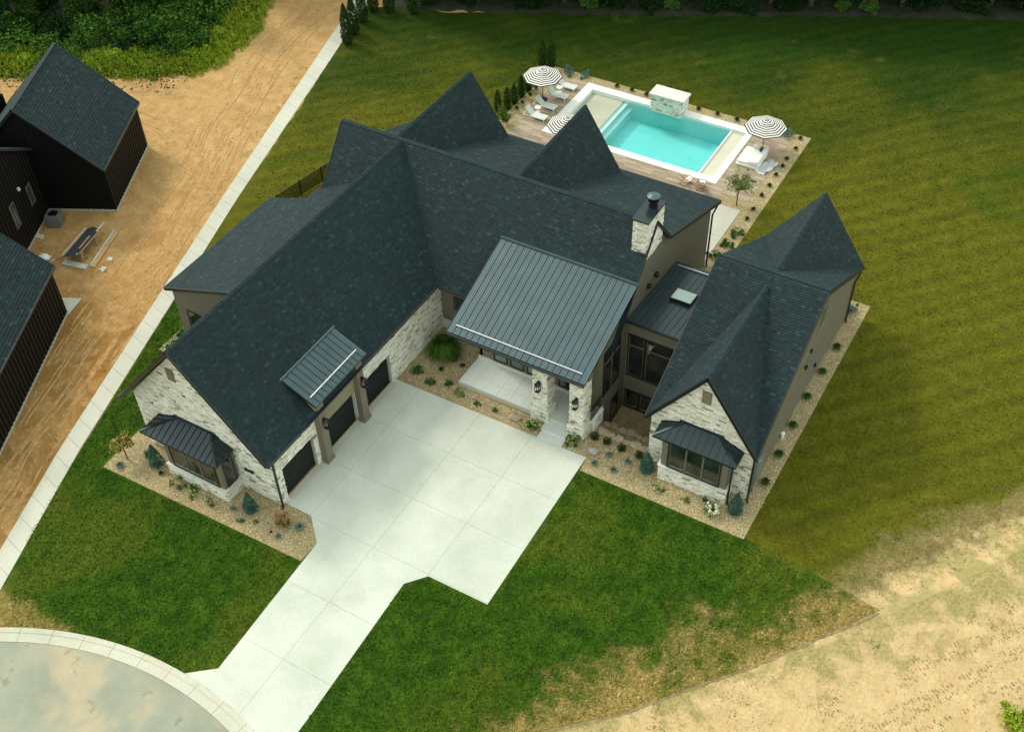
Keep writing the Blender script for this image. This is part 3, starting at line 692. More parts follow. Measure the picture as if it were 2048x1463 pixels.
# walls -- garage wing
gx_ = -13.64
def wallp(parent, poly, d, mat='stucco', name='wall'): return MB().prism(poly, d).build(name, M[mat], parent)
gw = MB()
GREG = [(-11.6, -11.06, 0, 4.4), (-11.06, -8.2, 2.6, 4.4), (-8.2, -7.3, 0, 4.4), (-4.1, -3.25, 0, 4.4), (-3.25, -.4, 2.5, 4.4), (-.4, 5.6, 0, 4.4)]
for a, b, c_, d_ in GREG: gw.box(gx_-.25, gx_, a, b, c_, d_)
gwall = gw.build('wall', M['mortar'], H)
for i, (a, b, c_, d_) in enumerate(GREG): stones(SP, gwall, [(gx_, a, c_), (gx_, b, c_), (gx_, b, d_), (gx_, a, d_)], (1, 0, 0), 100+i)
gf = [(-23.7, -11.6, 0), (gx_, -11.6, 0), (gx_, -11.6, 4.4), (gr, -11.6, 10.35), (-23.7, -11.6, 4.45)]
gfw = wallp(H, gf, (0, .25, 0), 'mortar')
stones(SP, gfw, gf, (0, -1, 0), 120, avoid=[(-20.9, -16.6, 0, 3.45)])
wallp(H, [(-23.7, -11.35, 0), (-23.7, -4.87, 0), (-23.7, -4.87, 4.5), (-23.7, -11.35, 4.5)], (.2, 0, 0), 'mortar')
# gable vent
def vent(parent, x, y_, z, w_=.55, h_=.95):
    v = MB().box(x-w_/2, x+w_/2, y_-.09, y_, z-h_/2, z+h_/2).build('gable_vent', M['post'], parent)
    mb = MB()
    for k in range(7): mb.box(x-w_/2+.07, x+w_/2-.07, y_-.12, y_-.09, z-h_/2+.09+k*.12, z-h_/2+.15+k*.12)
    mb.build('louvre', M['stucco_l'], v)
vent(H, -19.85, -11.6, 7.65); vent(H, 6.3, 1.76, 6.85)
MB().box(-15.95, -15.3, -11.72, -11.6, 1.84, 2.04).build('address_plate', M['black'], H)
# windows
def window(parent, O, U, wd, ht, n, cols=1, rows=(1,), fr='frame', gl='glass', mull=None, bar=.07, name='window', sill_refl=False):
    O, U, n = Vector(O), Vector(U), Vector(n); V = Vector((0, 0, 1)); d = .05
    mb = MB()
    def q(a, b, c_, d_, lo, hi, mi=0): mb.prism([O+U*a+V*c_+n*lo, O+U*b+V*c_+n*lo, O+U*b+V*d_+n*lo, O+U*a+V*d_+n*lo], n*(hi-lo), mi=mi)
    q(-bar, 0, -bar, ht+bar, 0, d); q(wd, wd+bar, -bar, ht+bar, 0, d); q(0, wd, -bar, 0, 0, d); q(0, wd, ht, ht+bar, 0, d)
    cw_ = wd/cols; tot = sum(rows); zs = [0]
    for r in rows: zs.append(zs[-1]+ht*r/tot)
    mk = bar*.6
    for i in range(1, cols): q(cw_*i-mk, cw_*i+mk, 0, ht, 0, d*.9, 1)
    for z_ in zs[1:-1]:
        for i in range(cols): q(cw_*i+(mk if i else 0), cw_*(i+1)-(mk if i < cols-1 else 0), z_-mk, z_+mk, 0, d*.9, 1)
    f = mb.build(name, [M[fr], M[mull or fr]], parent)
    for i in range(cols):
        for k in range(len(rows)):
            a, b, c_, e_ = cw_*i+mk+.01, cw_*(i+1)-mk-.01, zs[k]+mk+.01, zs[k+1]-mk-.01
            pm = MB(); pm.prism([O+U*a+V*c_+n*.004, O+U*b+V*c_+n*.004, O+U*b+V*e_+n*.004, O+U*a+V*e_+n*.004], n*.012); pm.build('pane', M[gl], f)
            if sill_refl:
                s_ = MB(); s_.prism([O+U*(a+.03)+V*(c_+.03)+n*.016, O+U*(b-.03)+V*(c_+.03)+n*.016, O+U*(b-.03)+V*(c_+.14)+n*.016, O+U*(a+.03)+V*(c_+.14)+n*.016], n*.01); s_.build('painted_sill_reflection', M['glass_g'], f)  # solid strip paints a sill reflection low on each pane
    return f
# garage doors (sectional) in their openings
for a, b, ht in ((-11.06, -8.2, 2.6), (-7.3, -4.1, 2.66), (-3.25, -.4, 2.5)):
    gd = MB().box(gx_-.30, gx_-.24, a, b, 0, ht+.05).build('garage_door', M['garage_door'], H)
    for k in range(4):
        MB().box(gx_-.24, gx_-.20, a+.03, b-.03, .03+k*ht/4, .005+(k+1)*ht/4).build('door_panel', M['garage_door'], gd)
MB().box(gx_-.1, gx_+.35, -11.06, -8.2, 0, .036).box(gx_-.1, gx_+.35, -3.25, -.4, 0, .036).box(gx_-.1, gx_+.35, -7.3, -4.1, 0, .036).build('door_threshold', M['kerbc'], H)
# central garage bay: posts, panel, brackets, metal roof
for a in (-7.85, -4.1):
    pm = MB().box(gx_+.07, -13.15, a, a+.55, .25, 5.0).box(gx_+.03, -13.08, a-.05, a+.60, 0, .3).build('post', M['post'], H)
pn = MB().box(gx_-.05, gx_+.12, -7.3, -4.1, 2.68, 5.6).build('panel', M['stucco_l'], H)
for a in (-6.4, -5.1): MB().box(gx_+.12, gx_+.24, a, a+.12, 4.5, 4.75).build('bracket', M['wood'], pn)
MB().prism([(gx_-.6, -8.0, 4.5), (-13.2, -8.0, 4.7), (-13.2, -8.0, 5.75), (-14.6, -8.0, 6.3)], (0, .15, 0)).prism([(gx_-.6, -3.75, 4.5), (-13.2, -3.75, 4.7), (-13.2, -3.75, 5.75), (-14.6, -3.75, 6.3)], (0, -.15, 0)).build('cheek', M['stucco_l'], H)
mr = MB().prism([(-14.95, -8.35, 6.55), (-12.75, -8.35, 5.5), (-12.75, -3.45, 5.5), (-14.95, -3.45, 6.55)], (0, 0, .09)).build('metal_roof', M['trim'], H)
panels(mr, [(-12.75, -8.35, 5.595), (-12.75, -3.45, 5.595), (-14.95, -3.45, 6.645), (-14.95, -8.35, 6.645)], .41, 'metal')
MB().bar((-14.98, -8.42, 6.71), (-14.98, -3.38, 6.71), .16, .08).build('ridge_flashing', M['metal'], mr)
MB().bar((-13.25, -8.1, 5.92), (-13.25, -3.75, 5.92), .06, .07).build('snow_guard', M['silver'], mr)
def lantern(x, y_, z, n, face):
    o = empty('wall_lantern', (x, y_, z)); nx, ny = n
    f = MB(); s = .13; h = .52; X, Y_ = x+nx*.2, y_+ny*.2
    for a in (-s, s):
        for b in (-s, s): f.box(X+a-.015, X+a+.015, Y_+b-.015, Y_+b+.015, z-h/2, z+h/2)
    f.box(X-s, X+s, Y_-s, Y_+s, z-h/2-.04, z-h/2); f.build('cage', M['black'], o)
    t_ = MB(); t_.lathe([(.24, h/2), (.19, h/2+.07), (.06, h/2+.20), (.03, h/2+.30)], (X, Y_, z), 4); t_.build('roof_cap', M['black'], o)
    MB().bar((x, y_, z+h/2+.18), (X, Y_, z+h/2+.22), .03, .03).box(x-.07, x+.07, y_-.03, y_+.03, z+.1, z+.45).build('bracket', M['black'], o)
    MB().lathe([(.03, -.2), (.03, .05), (.01, .1)], (X, Y_, z), 8).build('candle_tube', M['white'], o)
    return tag(o, face, 'lantern', 'black box lanterns on the posts')
lantern(-13.15, -7.57, 3.35, (1, 0), 'black lantern on the taupe post left of the middle garage door')
lantern(-13.15, -3.82, 3.35, (1, 0), 'black lantern on the taupe post right of the middle garage door')
# bay windows with hipped metal roofs
def bay(x0, x1, yb, yw, zb, zt, ex0, ex1, ey, ez, rx0, rx1, rz, sd_, side_glass):
    bw = empty('bay_window', ((x0+x1)/2, yb, 0)); bw.parent = H; bw.location = Vector(((x0+x1)/2, yb, 0))-H.location; 
    ORG[bw.name] = Vector(((x0+x1)/2, yb, 0))
    base = MB().box(x0, x1, yb, yw-.001, 0, zb).build('stone_base', M['mortar'], bw)
    P2 = Pool('stone', M['stone'], 0)
    stones(P2, bw, [(x0, yb, 0), (x1, yb, 0), (x1, yb, zb), (x0, yb, zb)], (0, -1, 0), sd_)
    stones(P2, bw, [(x1, yb, 0), (x1, yw, 0), (x1, yw, zb), (x1, yb, zb)], (1, 0, 0), sd_+1)
    P2.flush()
    MB().box(x0-.07, x1+.07, yb-.07, yw-.001, zb, zb+.07).build('sill', M['cap'], bw)
    MB().box(x0+.08, x1-.08, yb+.08, yw-.001, zb+.07, zt).build('frame_wall', M['stucco'], bw)
    window(bw, (x0+.55, yb+.08, zb+.14), (1, 0, 0), x1-x0-1.1, zt-zb-.35, (0, -1, 0), 3, (1,), mull='mull', bar=.09, sill_refl=True)
    if side_glass: window(bw, (x1-.08, yb+.35, zb+.14), (0, 1, 0), yw-yb-.6, zt-zb-.35, (1, 0, 0), 1, (1,), bar=.06)
    A, B, C_, D_ = (ex0, yw, ez), (ex0, ey, ez), (ex1, ey, ez), (ex1, yw, ez); E_, F_ = (rx0, yw, rz), (rx1, yw, rz)
    rf = MB().box(ex0, ex1, ey, yw-.001, ez-.14, ez-.002).build('eave_box', M['trim'], bw)
    rb = MB().add([A, B, C_, D_, E_, F_], [(1, 2, 5, 4), (0, 1, 4), (2, 3, 5), (0, 3, 2, 1), (0, 4, 5, 3)]).build('metal_roof', M['metal_d'], bw)
    ORG[rb.name] = ORG[bw.name]
    for pl in ([B, C_, F_, E_], [A, B, E_], [C_, D_, F_]):
        O, U, V, n = frame_of(pl); p2 = [((Vector(q)-O).dot(U), (Vector(q)-O).dot(V)) for q in pl]
        u0_, u1_ = min(q[0] for q in p2), max(q[0] for q in p2); mb = MB(); k = int((u1_-u0_)/.42)
        for i in range(1, k+1):
            u = u0_+(u1_-u0_)*i/(k+1); rr = clip(p2, u-.014, u+.014, -9, 9)
            if len(rr) >= 3: mb.prism([O+U*a+V*b-n*.005 for a, b in rr], n*.05)
        if mb.v: tag(mb.build('seam', M['seam'], bw), kind=None)
    hp = MB(); 
    for a, b in ((B, E_), (C_, F_)): hp.bar(Vector(a)+Vector((0, 0, .02)), Vector(b)+Vector((0, 0, .02)), .14, .06)
    hp.bar(Vector(E_)+Vector((-.3, -.04, .03)), Vector(F_)+Vector((.3, -.04, .03)), .1, .08); hp.bar(A, E_, .05, .08); hp.bar(F_, D_, .05, .08)
    hp.build('hip_cap', M['metal_d'], bw)
    return bw
bay(-20.95, -16.5, -12.95, -11.66, .85, 3.2, -22.15, -16.5, -13.2, 3.28, -20.4, -17.9, 3.95, 200, True)
bay(4.3, 8.45, .72, 1.70, 1.1, 3.55, 3.85, 8.85, .45, 3.70, 5.25, 7.3, 4.32, 210, False)
# left wing
wallp(H, [(-26.4, -4.85, 0), (-21.2, -4.85, 0), (-21.2, -4.85, 7.75), (-26.4, -4.85, 5.85)], (0, .2, 0))
wallp(H, [(-26.4, -4.65, 0), (-26.4, 5.3, 0), (-26.4, 5.3, 5.85), (-26.4, -4.65, 5.85)], (.2, 0, 0))
wallp(H, [(-26.2, 5.3, 0), (-23.5, 5.3, 0), (-23.5, 5.3, 6.8), (-26.2, 5.3, 5.85)], (0, -.2, 0))
wallp(H, [(-23.1, 5.3, 0), (-23.1, 19.7, 0), (-23.1, 19.7, 5.0), (-23.1, 12, 7.8), (-23.1, 9.73, 10.5), (-23.1, 6.8, 7)], (.2, 0, 0))
window(H, (-25.5, -4.85, 3.0), (1, 0, 0), 1.0, 1.5, (0, -1, 0), 1, (1,), bar=.08)
# main block front, foyer, right wall, back wall
wallp(H, [(gx_, 5.6, 0), (-9.7, 5.6, 0), (-9.7, 5.6, 5.0), (gx_, 5.6, 5.0)], (0, .2, 0))
MB().box(gx_, -9.7, 5.52, 5.6, 0, .75).build('stone_skirt', M['cap'], H)
window(H, (-12.55, 5.6, 2.0), (1, 0, 0), 1.1, 1.0, (0, -1, 0), 1, (1,))
fw = MB(); fw.box(-9.7, -2.6, 3.9, 4.1, .45, 5.9).box(-2.6, -1.12, 3.2, 3.4, -.1, 6.0).box(-2.6, -2.4, 3.4, 3.9, .4, 6.0); fw.build('wall', M['stucco'], H)
wallp(H, [(-9.7, 3.9, .0), (-9.7, 5.8, .0), (-9.7, 5.8, 7.05), (-9.7, 3.9, 6.35)], (.2, 0, 0))
MB().box(-9.75, -2.6, 3.78, 3.9, .40, .62).build('stone_ledge', M['cap'], H)
for a in (-8.65, -7.45, -6.25): window(H, (a+.07, 3.9, .75), (1, 0, 0), .86, 2.3, (0, -1, 0), 1, (1,), gl='glass_g', bar=.08)
window(H, (-3.9, 3.9, .72), (1, 0, 0), .42, 2.3, (0, -1, 0), 1, (1,), gl='glass_g', bar=.05)
fd = MB().box(-3.38, -2.68, 3.84, 3.9, .64, 3.1).build('front_door', M['black'], H)
MB().bar((-2.80, 3.80, 1.4), (-2.80, 3.80, 2.0), .03, .03).build('door_handle', M['silver'], fd)
window(H, (-1.98, 3.2, .7), (1, 0, 0), .55, 2.7, (0, -1, 0), 1, (1,), bar=.05)
wallp(H, [(-.92, 3.2, -2.4), (-.92, 6.9, -2.4), (-.92, 6.9, 0), (-.92, 19.6, 0), (-.92, 19.6, 5.15), (-.92, 12.1, 7.82), (-.92, 9.75, 10.5), (-.92, 7.1, 7.35), (-.92, 3.2, 5.95)], (-.2, 0, 0))
window(H, (-.92, 3.85, 1.25), (0, 1, 0), 2.1, 3.6, (1, 0, 0), 2, (2.6, 1), mull='mull', bar=.06)
window(H, (-.92, 5.2, -2.2), (0, 1, 0), .85, 1.9, (1, 0, 0), 1, (1,), bar=.06)
for a, b in ((10.65, 5.95), (9.62, 5.8)): MB().lathe([(.02, -.12), (.15, -.12), (.17, .06), (.1, .16)], (-.82, a, b), 10).build('wall_vent', M['black'], H)
wallp(H, [(-23, 19.6, 0), (-1.1, 19.6, 0), (-1.1, 19.6, 5.1), (-23, 19.6, 5.1)], (0, -.2, 0))
# connector with low metal roof and skylight
MB().box(-.92, 3.2, 6.9, 7.1, -2.4, 5.25).build('wall', M['stucco'], H)
window(H, (-.72, 6.9, .65), (1, 0, 0), 1.02, 3.4, (0, -1, 0), 1, (3.1, 1), mull='mull', bar=.07); window(H, (.46, 6.9, .65), (1, 0, 0), 1.75, 3.4, (0, -1, 0), 1, (3.1, 1), mull='mull', bar=.07)
window(H, (2.37, 6.9, .65), (1, 0, 0), .75, 3.4, (0, -1, 0), 1, (3.1, 1), mull='mull', bar=.07)
window(H, (-.72, 6.9, -2.2), (1, 0, 0), .86, 1.45, (0, -1, 0), 1, (1,), bar=.07, sill_refl=True); window(H, (.3, 6.9, -2.2), (1, 0, 0), 1.3, 1.45, (0, -1, 0), 1, (1,), bar=.07, sill_refl=True)
MB().box(-.92, 3.2, 13.6, 13.8, 0, 4.3).build('wall', M['stucco'], H)
cr = MB().prism([(-.91, 6.6, 5.28), (3.4, 6.6, 5.28), (3.4, 14.0, 4.38), (-.91, 14.0, 4.38)], (0, 0, .12)).build('metal_roof', M['trim'], H)
panels(cr, [(-.91, 6.6, 5.405), (-.91, 14.0, 4.505), (3.4, 14.0, 4.505), (3.4, 6.6, 5.405)][::-1], .41, 'metal_m')
MB().bar((-.6, 13.55, 4.66), (2.9, 13.55, 4.66), .06, .07).build('snow_guard', M['silver'], cr)
MB().bar((-.91, 6.55, 5.34), (3.3, 6.55, 5.34), .08, .14).build('fascia', M['trim'], cr)
sk = empty('skylight', (1.17, 10.4, 4.8)); sk.parent = H; sk.location = Vector((1.17, 10.4, 4.8))-H.location; ORG[sk.name] = Vector((1.17, 10.4, 4.8))
MB().prism([(.48, 9.85, 4.98), (1.86, 9.85, 4.98), (1.86, 11.05, 4.84), (.48, 11.05, 4.84)], (0, 0, .26)).build('kerb_frame', M['frame'], sk)
MB().prism([(.53, 9.90, 5.235), (1.81, 9.90, 5.235), (1.81, 11.0, 5.107), (.53, 11.0, 5.107)], (0, 0, .02)).build('pane', M['skyglass'], sk)
# porch: slab, steps, columns, rail, metal roof
po = MB().box(-9.8, -.85, 1.42, 3.9, 0, .36).build('porch', M['kerbc'], H)
slabs(po, rect(-9.8, -.85, 1.42, 3.9), [-9.81+i*.9 for i in range(11)], [1.41, 2.25, 3.08, 3.91], .36, .40, M['porch'], .006, 'porch_tile')
MB().box(-3.42, -1.75, .62, 1.42, 0, .2).build('step', M['porch'], H); MB().box(-3.35, -1.70, -.0, .62, 0, .06).build('step', M['porch'], H)
for xa, xb, yb in ((-4.38, -3.42, 1.36), (-1.80, -.88, 1.2)):
    cl = MB().box(xa, xb, yb, yb+.95, .0, 5.25).build('column', M['mortar'], H)
    stones(SP, cl, [(xa, yb, 0), (xb, yb, 0), (xb, yb, 5.2), (xa, yb, 5.2)], (0, -1, 0), int(xa*10)+300)
    stones(SP, cl, [(xb, yb, 0), (xb, yb+.95, 0), (xb, yb+.95, 5.2), (xb, yb, 5.2)], (1, 0, 0), int(xa*10)+320)
    stones(SP, cl, [(xa-.1, yb-.1, 0), (xb+.1, yb-.1, 0), (xb+.1, yb-.1, 1.1), (xa-.1, yb-.1, 1.1)], (0, -1, 0), int(xa*10)+340, dmax=.05)
    MB().box(xa-.1, xb+.1, yb-.1, yb+.9, 0, 1.1).build('plinth', M['mortar'], H)
    stones(SP, cl, [(xb+.1, yb-.1, 0), (xb+.1, yb+.9, 0), (xb+.1, yb+.9, 1.1), (xb+.1, yb-.1, 1.1)], (1, 0, 0), int(xa*10)+350, dmax=.05)
lantern(-3.9, 1.30, 3.0, (0, -1), 'black lantern on the left stone column of the front porch')
lantern(-1.3, 1.14, 3.0, (0, -1), 'black lantern on the right stone column of the front porch')
lw = MB().box(-.92, -.55, 1.9, 3.18, -.05, .95).build('porch_wall', M['mortar'], H)
stones(SP, lw, [(-.55, 1.9, 0), (-.55, 3.18, 0), (-.55, 3.18, .95), (-.55, 1.9, .95)], (1, 0, 0), 380)
MB().box(-.97, -.47, 1.82, 3.185, .95, 1.04).build('wall_cap', M['cap'], H)
rl = MB().bar((-.70, 1.85, 2.05), (-.70, 3.16, 2.05), .05, .06).bar((-.70, 1.85, 1.16), (-.70, 3.16, 1.16), .04, .04).build('railing', M['black'], H)
bl = MB()
for i in range(11): MB().bar((-.70, 1.88+i*.125, 1.04), (-.70, 1.88+i*.125, 2.05), .028, .028).build('baluster', M['black'], rl)
MB().box(-9.7, -.7, 1.5, 1.9, 4.75, 5.25).build('beam', M['post'], H)
pr = MB().prism([(-9.85, .65, 5.20), (-.58, .65, 5.20), (-.58, 7.22, 7.64), (-9.85, 7.22, 7.64)], (0, 0, .12)).build('metal_roof', M['trim'], H)
panels(pr, [(-9.85, .65, 5.325), (-.58, .65, 5.325), (-.58, 7.22, 7.765), (-9.85, 7.22, 7.765)], .42, 'metal')
MB().bar((-9.9, 7.25, 7.83), (-.53, 7.25, 7.83), .2, .1).build('ridge_flashing', M['metal'], pr)
MB().bar((-9.45, 1.13, 5.60), (-.98, 1.13, 5.60), .06, .07).build('snow_guard', M['silver'], pr)
MB().bar((-9.85, .58, 5.22), (-.58, .58, 5.22), .13, .14).build('gutter', M['trim'], pr)
# right wing walls
rf_ = [(3.2, 1.76, 0), (9.4, 1.76, 0), (9.4, 1.76, 3.95), (rc, 1.76, 8.25), (3.2, 1.76, 3.95)]
rw = wallp(H, rf_, (0, .25, 0), 'mortar'); stones(SP, rw, rf_, (0, -1, 0), 400, avoid=[(4.35, 8.4, 0, 3.8)])
wallp(H, [(3.2, 2.01, -2.4), (3.2, 19.7, -2.4), (3.2, 19.7, 3.85), (3.2, 10.65, 8.6), (3.2, 2.01, 3.95)], (.2, 0, 0))
wallp(H, [(9.4, 2.01, 0), (9.4, 19.7, 0), (9.4, 19.7, 3.85), (9.4, 10.65, 8.6), (9.4, 2.01, 3.95)], (-.2, 0, 0))
wallp(H, [(3.4, 19.7, 0), (9.2, 19.7, 0), (9.2, 19.7, 3.9), (rc, 19.7, 8.2), (3.4, 19.7, 3.9)], (0, -.2, 0))
window(H, (9.4, 11.2, 5.1), (0, 1, 0), 1.2, 1.9, (1, 0, 0), 1, (1,), gl='glass_g', fr='stucco_l'); window(H, (9.4, 9.0, 3.0), (0, 1, 0), 1.1, 1.5, (1, 0, 0), 1, (1,), gl='glass_g', fr='stucco_l')
for a, b in ((9.9, 3.3), (12.3, 1.4), (10.3, 4.3)): MB().box(9.4, 9.52, a, a+.2, b, b+.2).build('wall_vent', M['black'], H)
# downspouts
def down(p, name='downspout', mat='trim', elbow=None):
    mb = MB(); x, y_, z0_, z1_ = p; mb.box(x-.05, x+.05, y_-.05, y_+.05, z0_, z1_)
    if elbow: mb.bar((x, y_, z1_), elbow, .09, .09)
    mb.bar((x, y_, z0_+.05), (x+.12, y_-.22, z0_+.03), .09, .08); mb.build(name, M[mat], H)
down((gx_+.12, -11.72, .02, 4.1), elbow=(gr_+.05, -11.9, 4.45)); down((9.5, 1.66, .02, 3.5), elbow=(9.55, 1.5, 3.75)); down((8.56, .95, .02, 3.3), elbow=(8.6, .7, 3.55))
down((9.5, 18.9, .02, 3.3), elbow=(9.6, 19.9, 3.7)); down((-.82, 19.7, .02, 4.4), elbow=(-.75, 20.5, 4.85))
MB().bar((-3.5, 14.2, .1), (-.9, 14.2, .1), .1, .1).build('drain_pipe', M['black'], H)
# utility boxes on the right corner
mt_ = MB().box(9.42, 9.66, 1.95, 2.75, 1.2, 2.9).box(9.42, 9.58, 2.9, 3.5, .8, 2.2).box(9.45, 9.53, 2.3, 2.4, 0, 1.2).build('meter_box', M['galv'], H)
MB().lathe([(.13, 0), (.13, .12), (.05, .16)], (9.60, 2.2, 2.9), 12).build('meter_dial', M['galv'], mt_)
# chimney
ch = MB().box(-1.63, -.74, 8.42, 10.68, 8.6, 11.42).build('chimney', M['mortar'], H)
stones(SP, ch, [(-1.63, 8.42, 9.2), (-.74, 8.42, 9.2), (-.74, 8.42, 11.4), (-1.63, 8.42, 11.4)], (0, -1, 0), 500)
stones(SP, ch, [(-.74, 8.42, 8.6), (-.74, 10.68, 8.6), (-.74, 10.68, 11.4), (-.74, 8.42, 11.4)], (1, 0, 0), 510)
MB().box(-1.72, -.64, 8.33, 10.77, 11.42, 11.52).build('chimney_cap', M['galv'], H).data.materials[0] = M['metal_d']
fl = MB().lathe([(.28, 0), (.28, .22), (.22, .24), (.22, .38), (.34, .40), (.34, .46), (.22, .48), (.22, .60), (.40, .62), (.40, .70), (.15, .80), (.02, .82)], (-1.15, 10.0, 11.52), 20).build('flue', M['black'], H)
MB().lathe([(.395, .62), (.395, .70), (.15, .80), (.02, .82)], (-1.15, 10.0, 11.535), 20).build('flue_hood', M['metal'], H)
SP.flush(); SH.flush()

# ------------------------------------------------------------------ black neighbour house (rotated frame)
NB = empty('house', (-41.92, 4.38, 0), R(27.0), local=True)
tag(NB, 'black board and batten house with blue grey shingle roofs at the left edge', 'house')
SN = Pool('shingle', M['shingle'], 0)
def gable_wing(x1, x0, ya, yb, ez, rz, ov=.3):
    xc = (x0+x1)/2
    roof_plane(NB, [[(x1+.15, ya-ov, ez), (x1+.15, yb+ov, ez), (xc, yb+ov, rz), (xc, ya-ov, rz)]], SN, seed=int(ya)+600, ex=.21)
    roof_plane(NB, [[(x0-.15, ya-ov, ez), (x0-.15, yb+ov, ez), (xc, yb+ov, rz), (xc, ya-ov, rz)]], SN, seed=int(ya)+640, ex=.21)
    for yy_, d_ in ((ya, .2), (yb, -.2)):
        wallp(NB, [(x0, yy_, .15), (x1, yy_, .15), (x1, yy_, ez-.1), (xc, yy_, rz-.3), (x0, yy_, ez-.1)], (0, d_, 0), 'blackwall')
    wallp(NB, [(x1, ya+.2, .15), (x1, yb-.2, .15), (x1, yb-.2, ez-.05), (x1, ya+.2, ez-.05)], (-.2, 0, 0), 'blackwall')
    wallp(NB, [(x0, ya+.2, .15), (x0, yb-.2, .15), (x0, yb-.2, ez-.05), (x0, ya+.2, ez-.05)], (.2, 0, 0), 'blackwall')
    yy_ = ya+.1
    while yy_ < yb: MB().box(x1, x1+.045, yy_-.035, yy_+.035, .15, ez-.05).build('batten', M['batten'], NB); yy_ += .42
    xx_ = xc
    while xx_ < x1: MB().box(xx_-.03, xx_+.03, ya-.04, ya, .15, rz-.35-(xx_-xc)*(rz-ez)/(x1-xc)).build('batten', M['blackwall'], NB); xx_ += .42
    MB().box(x0-.05, x1+.05, ya-.05, yb+.05, -.01, .15).build('foundation', M['mortar'], NB)
    def fb(a, b, w_, h_, nm='fascia', mt_='trim'): MB().bar(a, b, w_, h_).build(nm, M[mt_], NB)
    fb((x1+.17, ya-ov, ez-.05), (x1+.17, yb+ov, ez-.05), .06, .16)
    for yy_ in (ya-ov-.02, yb+ov+.02): fb((x1+.15, yy_, ez-.04), (xc, yy_, rz-.04), .05, .16); fb((x0-.15, yy_, ez-.04), (xc, yy_, rz-.04), .05, .16)
    fb((xc, ya-ov, rz+.03), (xc, yb+ov, rz+.03), .25, .05, 'ridge_cap', 'deck')
gable_wing(0, -10.1, 0, 8.45, 3.87, 8.9)
gable_wing(0, -10.1, -26.0, -11.3, 3.87, 8.9)
# recessed link with two windows
MB().prism([(-5.1, -11.3, .15), (-5.1, 0, .15), (-5.1, 0, 5.4), (-5.1, -5.65, 9.1), (-5.1, -11.3, 5.4)], (-4.0, 0, 0)).build('wall', M['blackwall'], NB); MB().box(-7.4, -5.05, -11.3, 0, 0, .15).build('foundation', M['mortar'], NB)
for i in range(26): MB().box(-5.1, -5.06, -11.1+i*.42, -11.04+i*.42, .15, 5.4+(5.65-abs(-11.1+i*.42+5.65))*.65).build('batten', M['batten'], NB)
roof_plane(NB, [[(-4.75, 0, 5.55), (-4.75, -5.65, 9.35), (-9.5, -5.65, 9.35), (-9.5, 0, 5.55)]], SN, seed=700, ex=.21)
roof_plane(NB, [[(-4.75, -11.3, 5.55), (-4.75, -5.65, 9.35), (-9.5, -5.65, 9.35), (-9.5, -11.3, 5.55)]], SN, seed=710, ex=.21)
window(NB, (-5.1, -2.15, 2.1), (0, 1, 0), .62, 1.45, (1, 0, 0), 1, (1,), gl='glass_g', fr='mull'); window(NB, (-5.1, -5.0, 2.2), (0, 1, 0), .62, 1.8, (1, 0, 0), 1, (1,), gl='glass_g', fr='mull')
MB().box(-5.1, -4.95, -3.2, -3.05, 4.1, 4.35).build('wall_light', M['white'], NB)
roof_plane(NB, [[(-10.2, .3, 5.2), (-10.2, 8, 5.2), (-14.5, 8, 6.4), (-14.5, .3, 6.4)]], SN, seed=720, ex=.21)
MB().tube((-9.2, 3.6, 5.0), (-9.2, 3.6, 7.7), .06).build('vent_pipe', M['white'], NB)
MB().box(-14, -10.1, .3, 8, 0, 5.0).build('wall', M['blackwall'], NB)
SN.flush()
tag(sheet('stoop_slab', [(-38.6, -4.9), (-37.0, -4.15), (-36.6, -5.85), (-38.0, -6.6)], [], .03, M['walkc']))
for o in [o for o in bpy.data.objects if o.name.startswith('stoop_slab')]: o['kind'] = 'structure'
for nm_, src_ in (('blade_f', 'lawn_f'), ('blade_b', 'lawn_b')):
    m_ = M[src_].copy(); m_.name = nm_; t_ = m_.node_tree; pb_ = t_.nodes['Principled BSDF']; lk = pb_.inputs['Base Color'].links[0].from_socket
    at_ = N(t_, 'ShaderNodeAttribute', attribute_name='tone'); t_.links.new(mix(t_, 1.0, lk, ramp(t_, at_.outputs['Fac'], ([(0, (.55, .62, .5)), (.6, (1.15, 1.15, 1.0)), (1, (1.6, 1.5, 1.6))] if nm_ == 'blade_f' else [(0, (.82, .85, .8)), (.6, (1.1, 1.1, 1.0)), (1, (1.5, 1.4, 1.5))])), 'MULTIPLY'), pb_.inputs['Base Color'])
    for l_ in list(pb_.inputs['Normal'].links): t_.links.remove(l_)
    M[nm_] = m_
M['rut'] = flat('rut_sand', (.40, .235, .09), .95, var=.3, scale=3)
M['leaf_tall'] = leafm('leaf_tall', (.14, .22, .012), (.26, .35, .022), (.42, .48, .06))
M['leaf_thick'] = leafm('leaf_thicket', (.030, .085, .010), (.065, .155, .020), (.14, .25, .040))
M['soil'] = flat('soil_dark', (.23, .17, .07), .95, var=.4, scale=3)
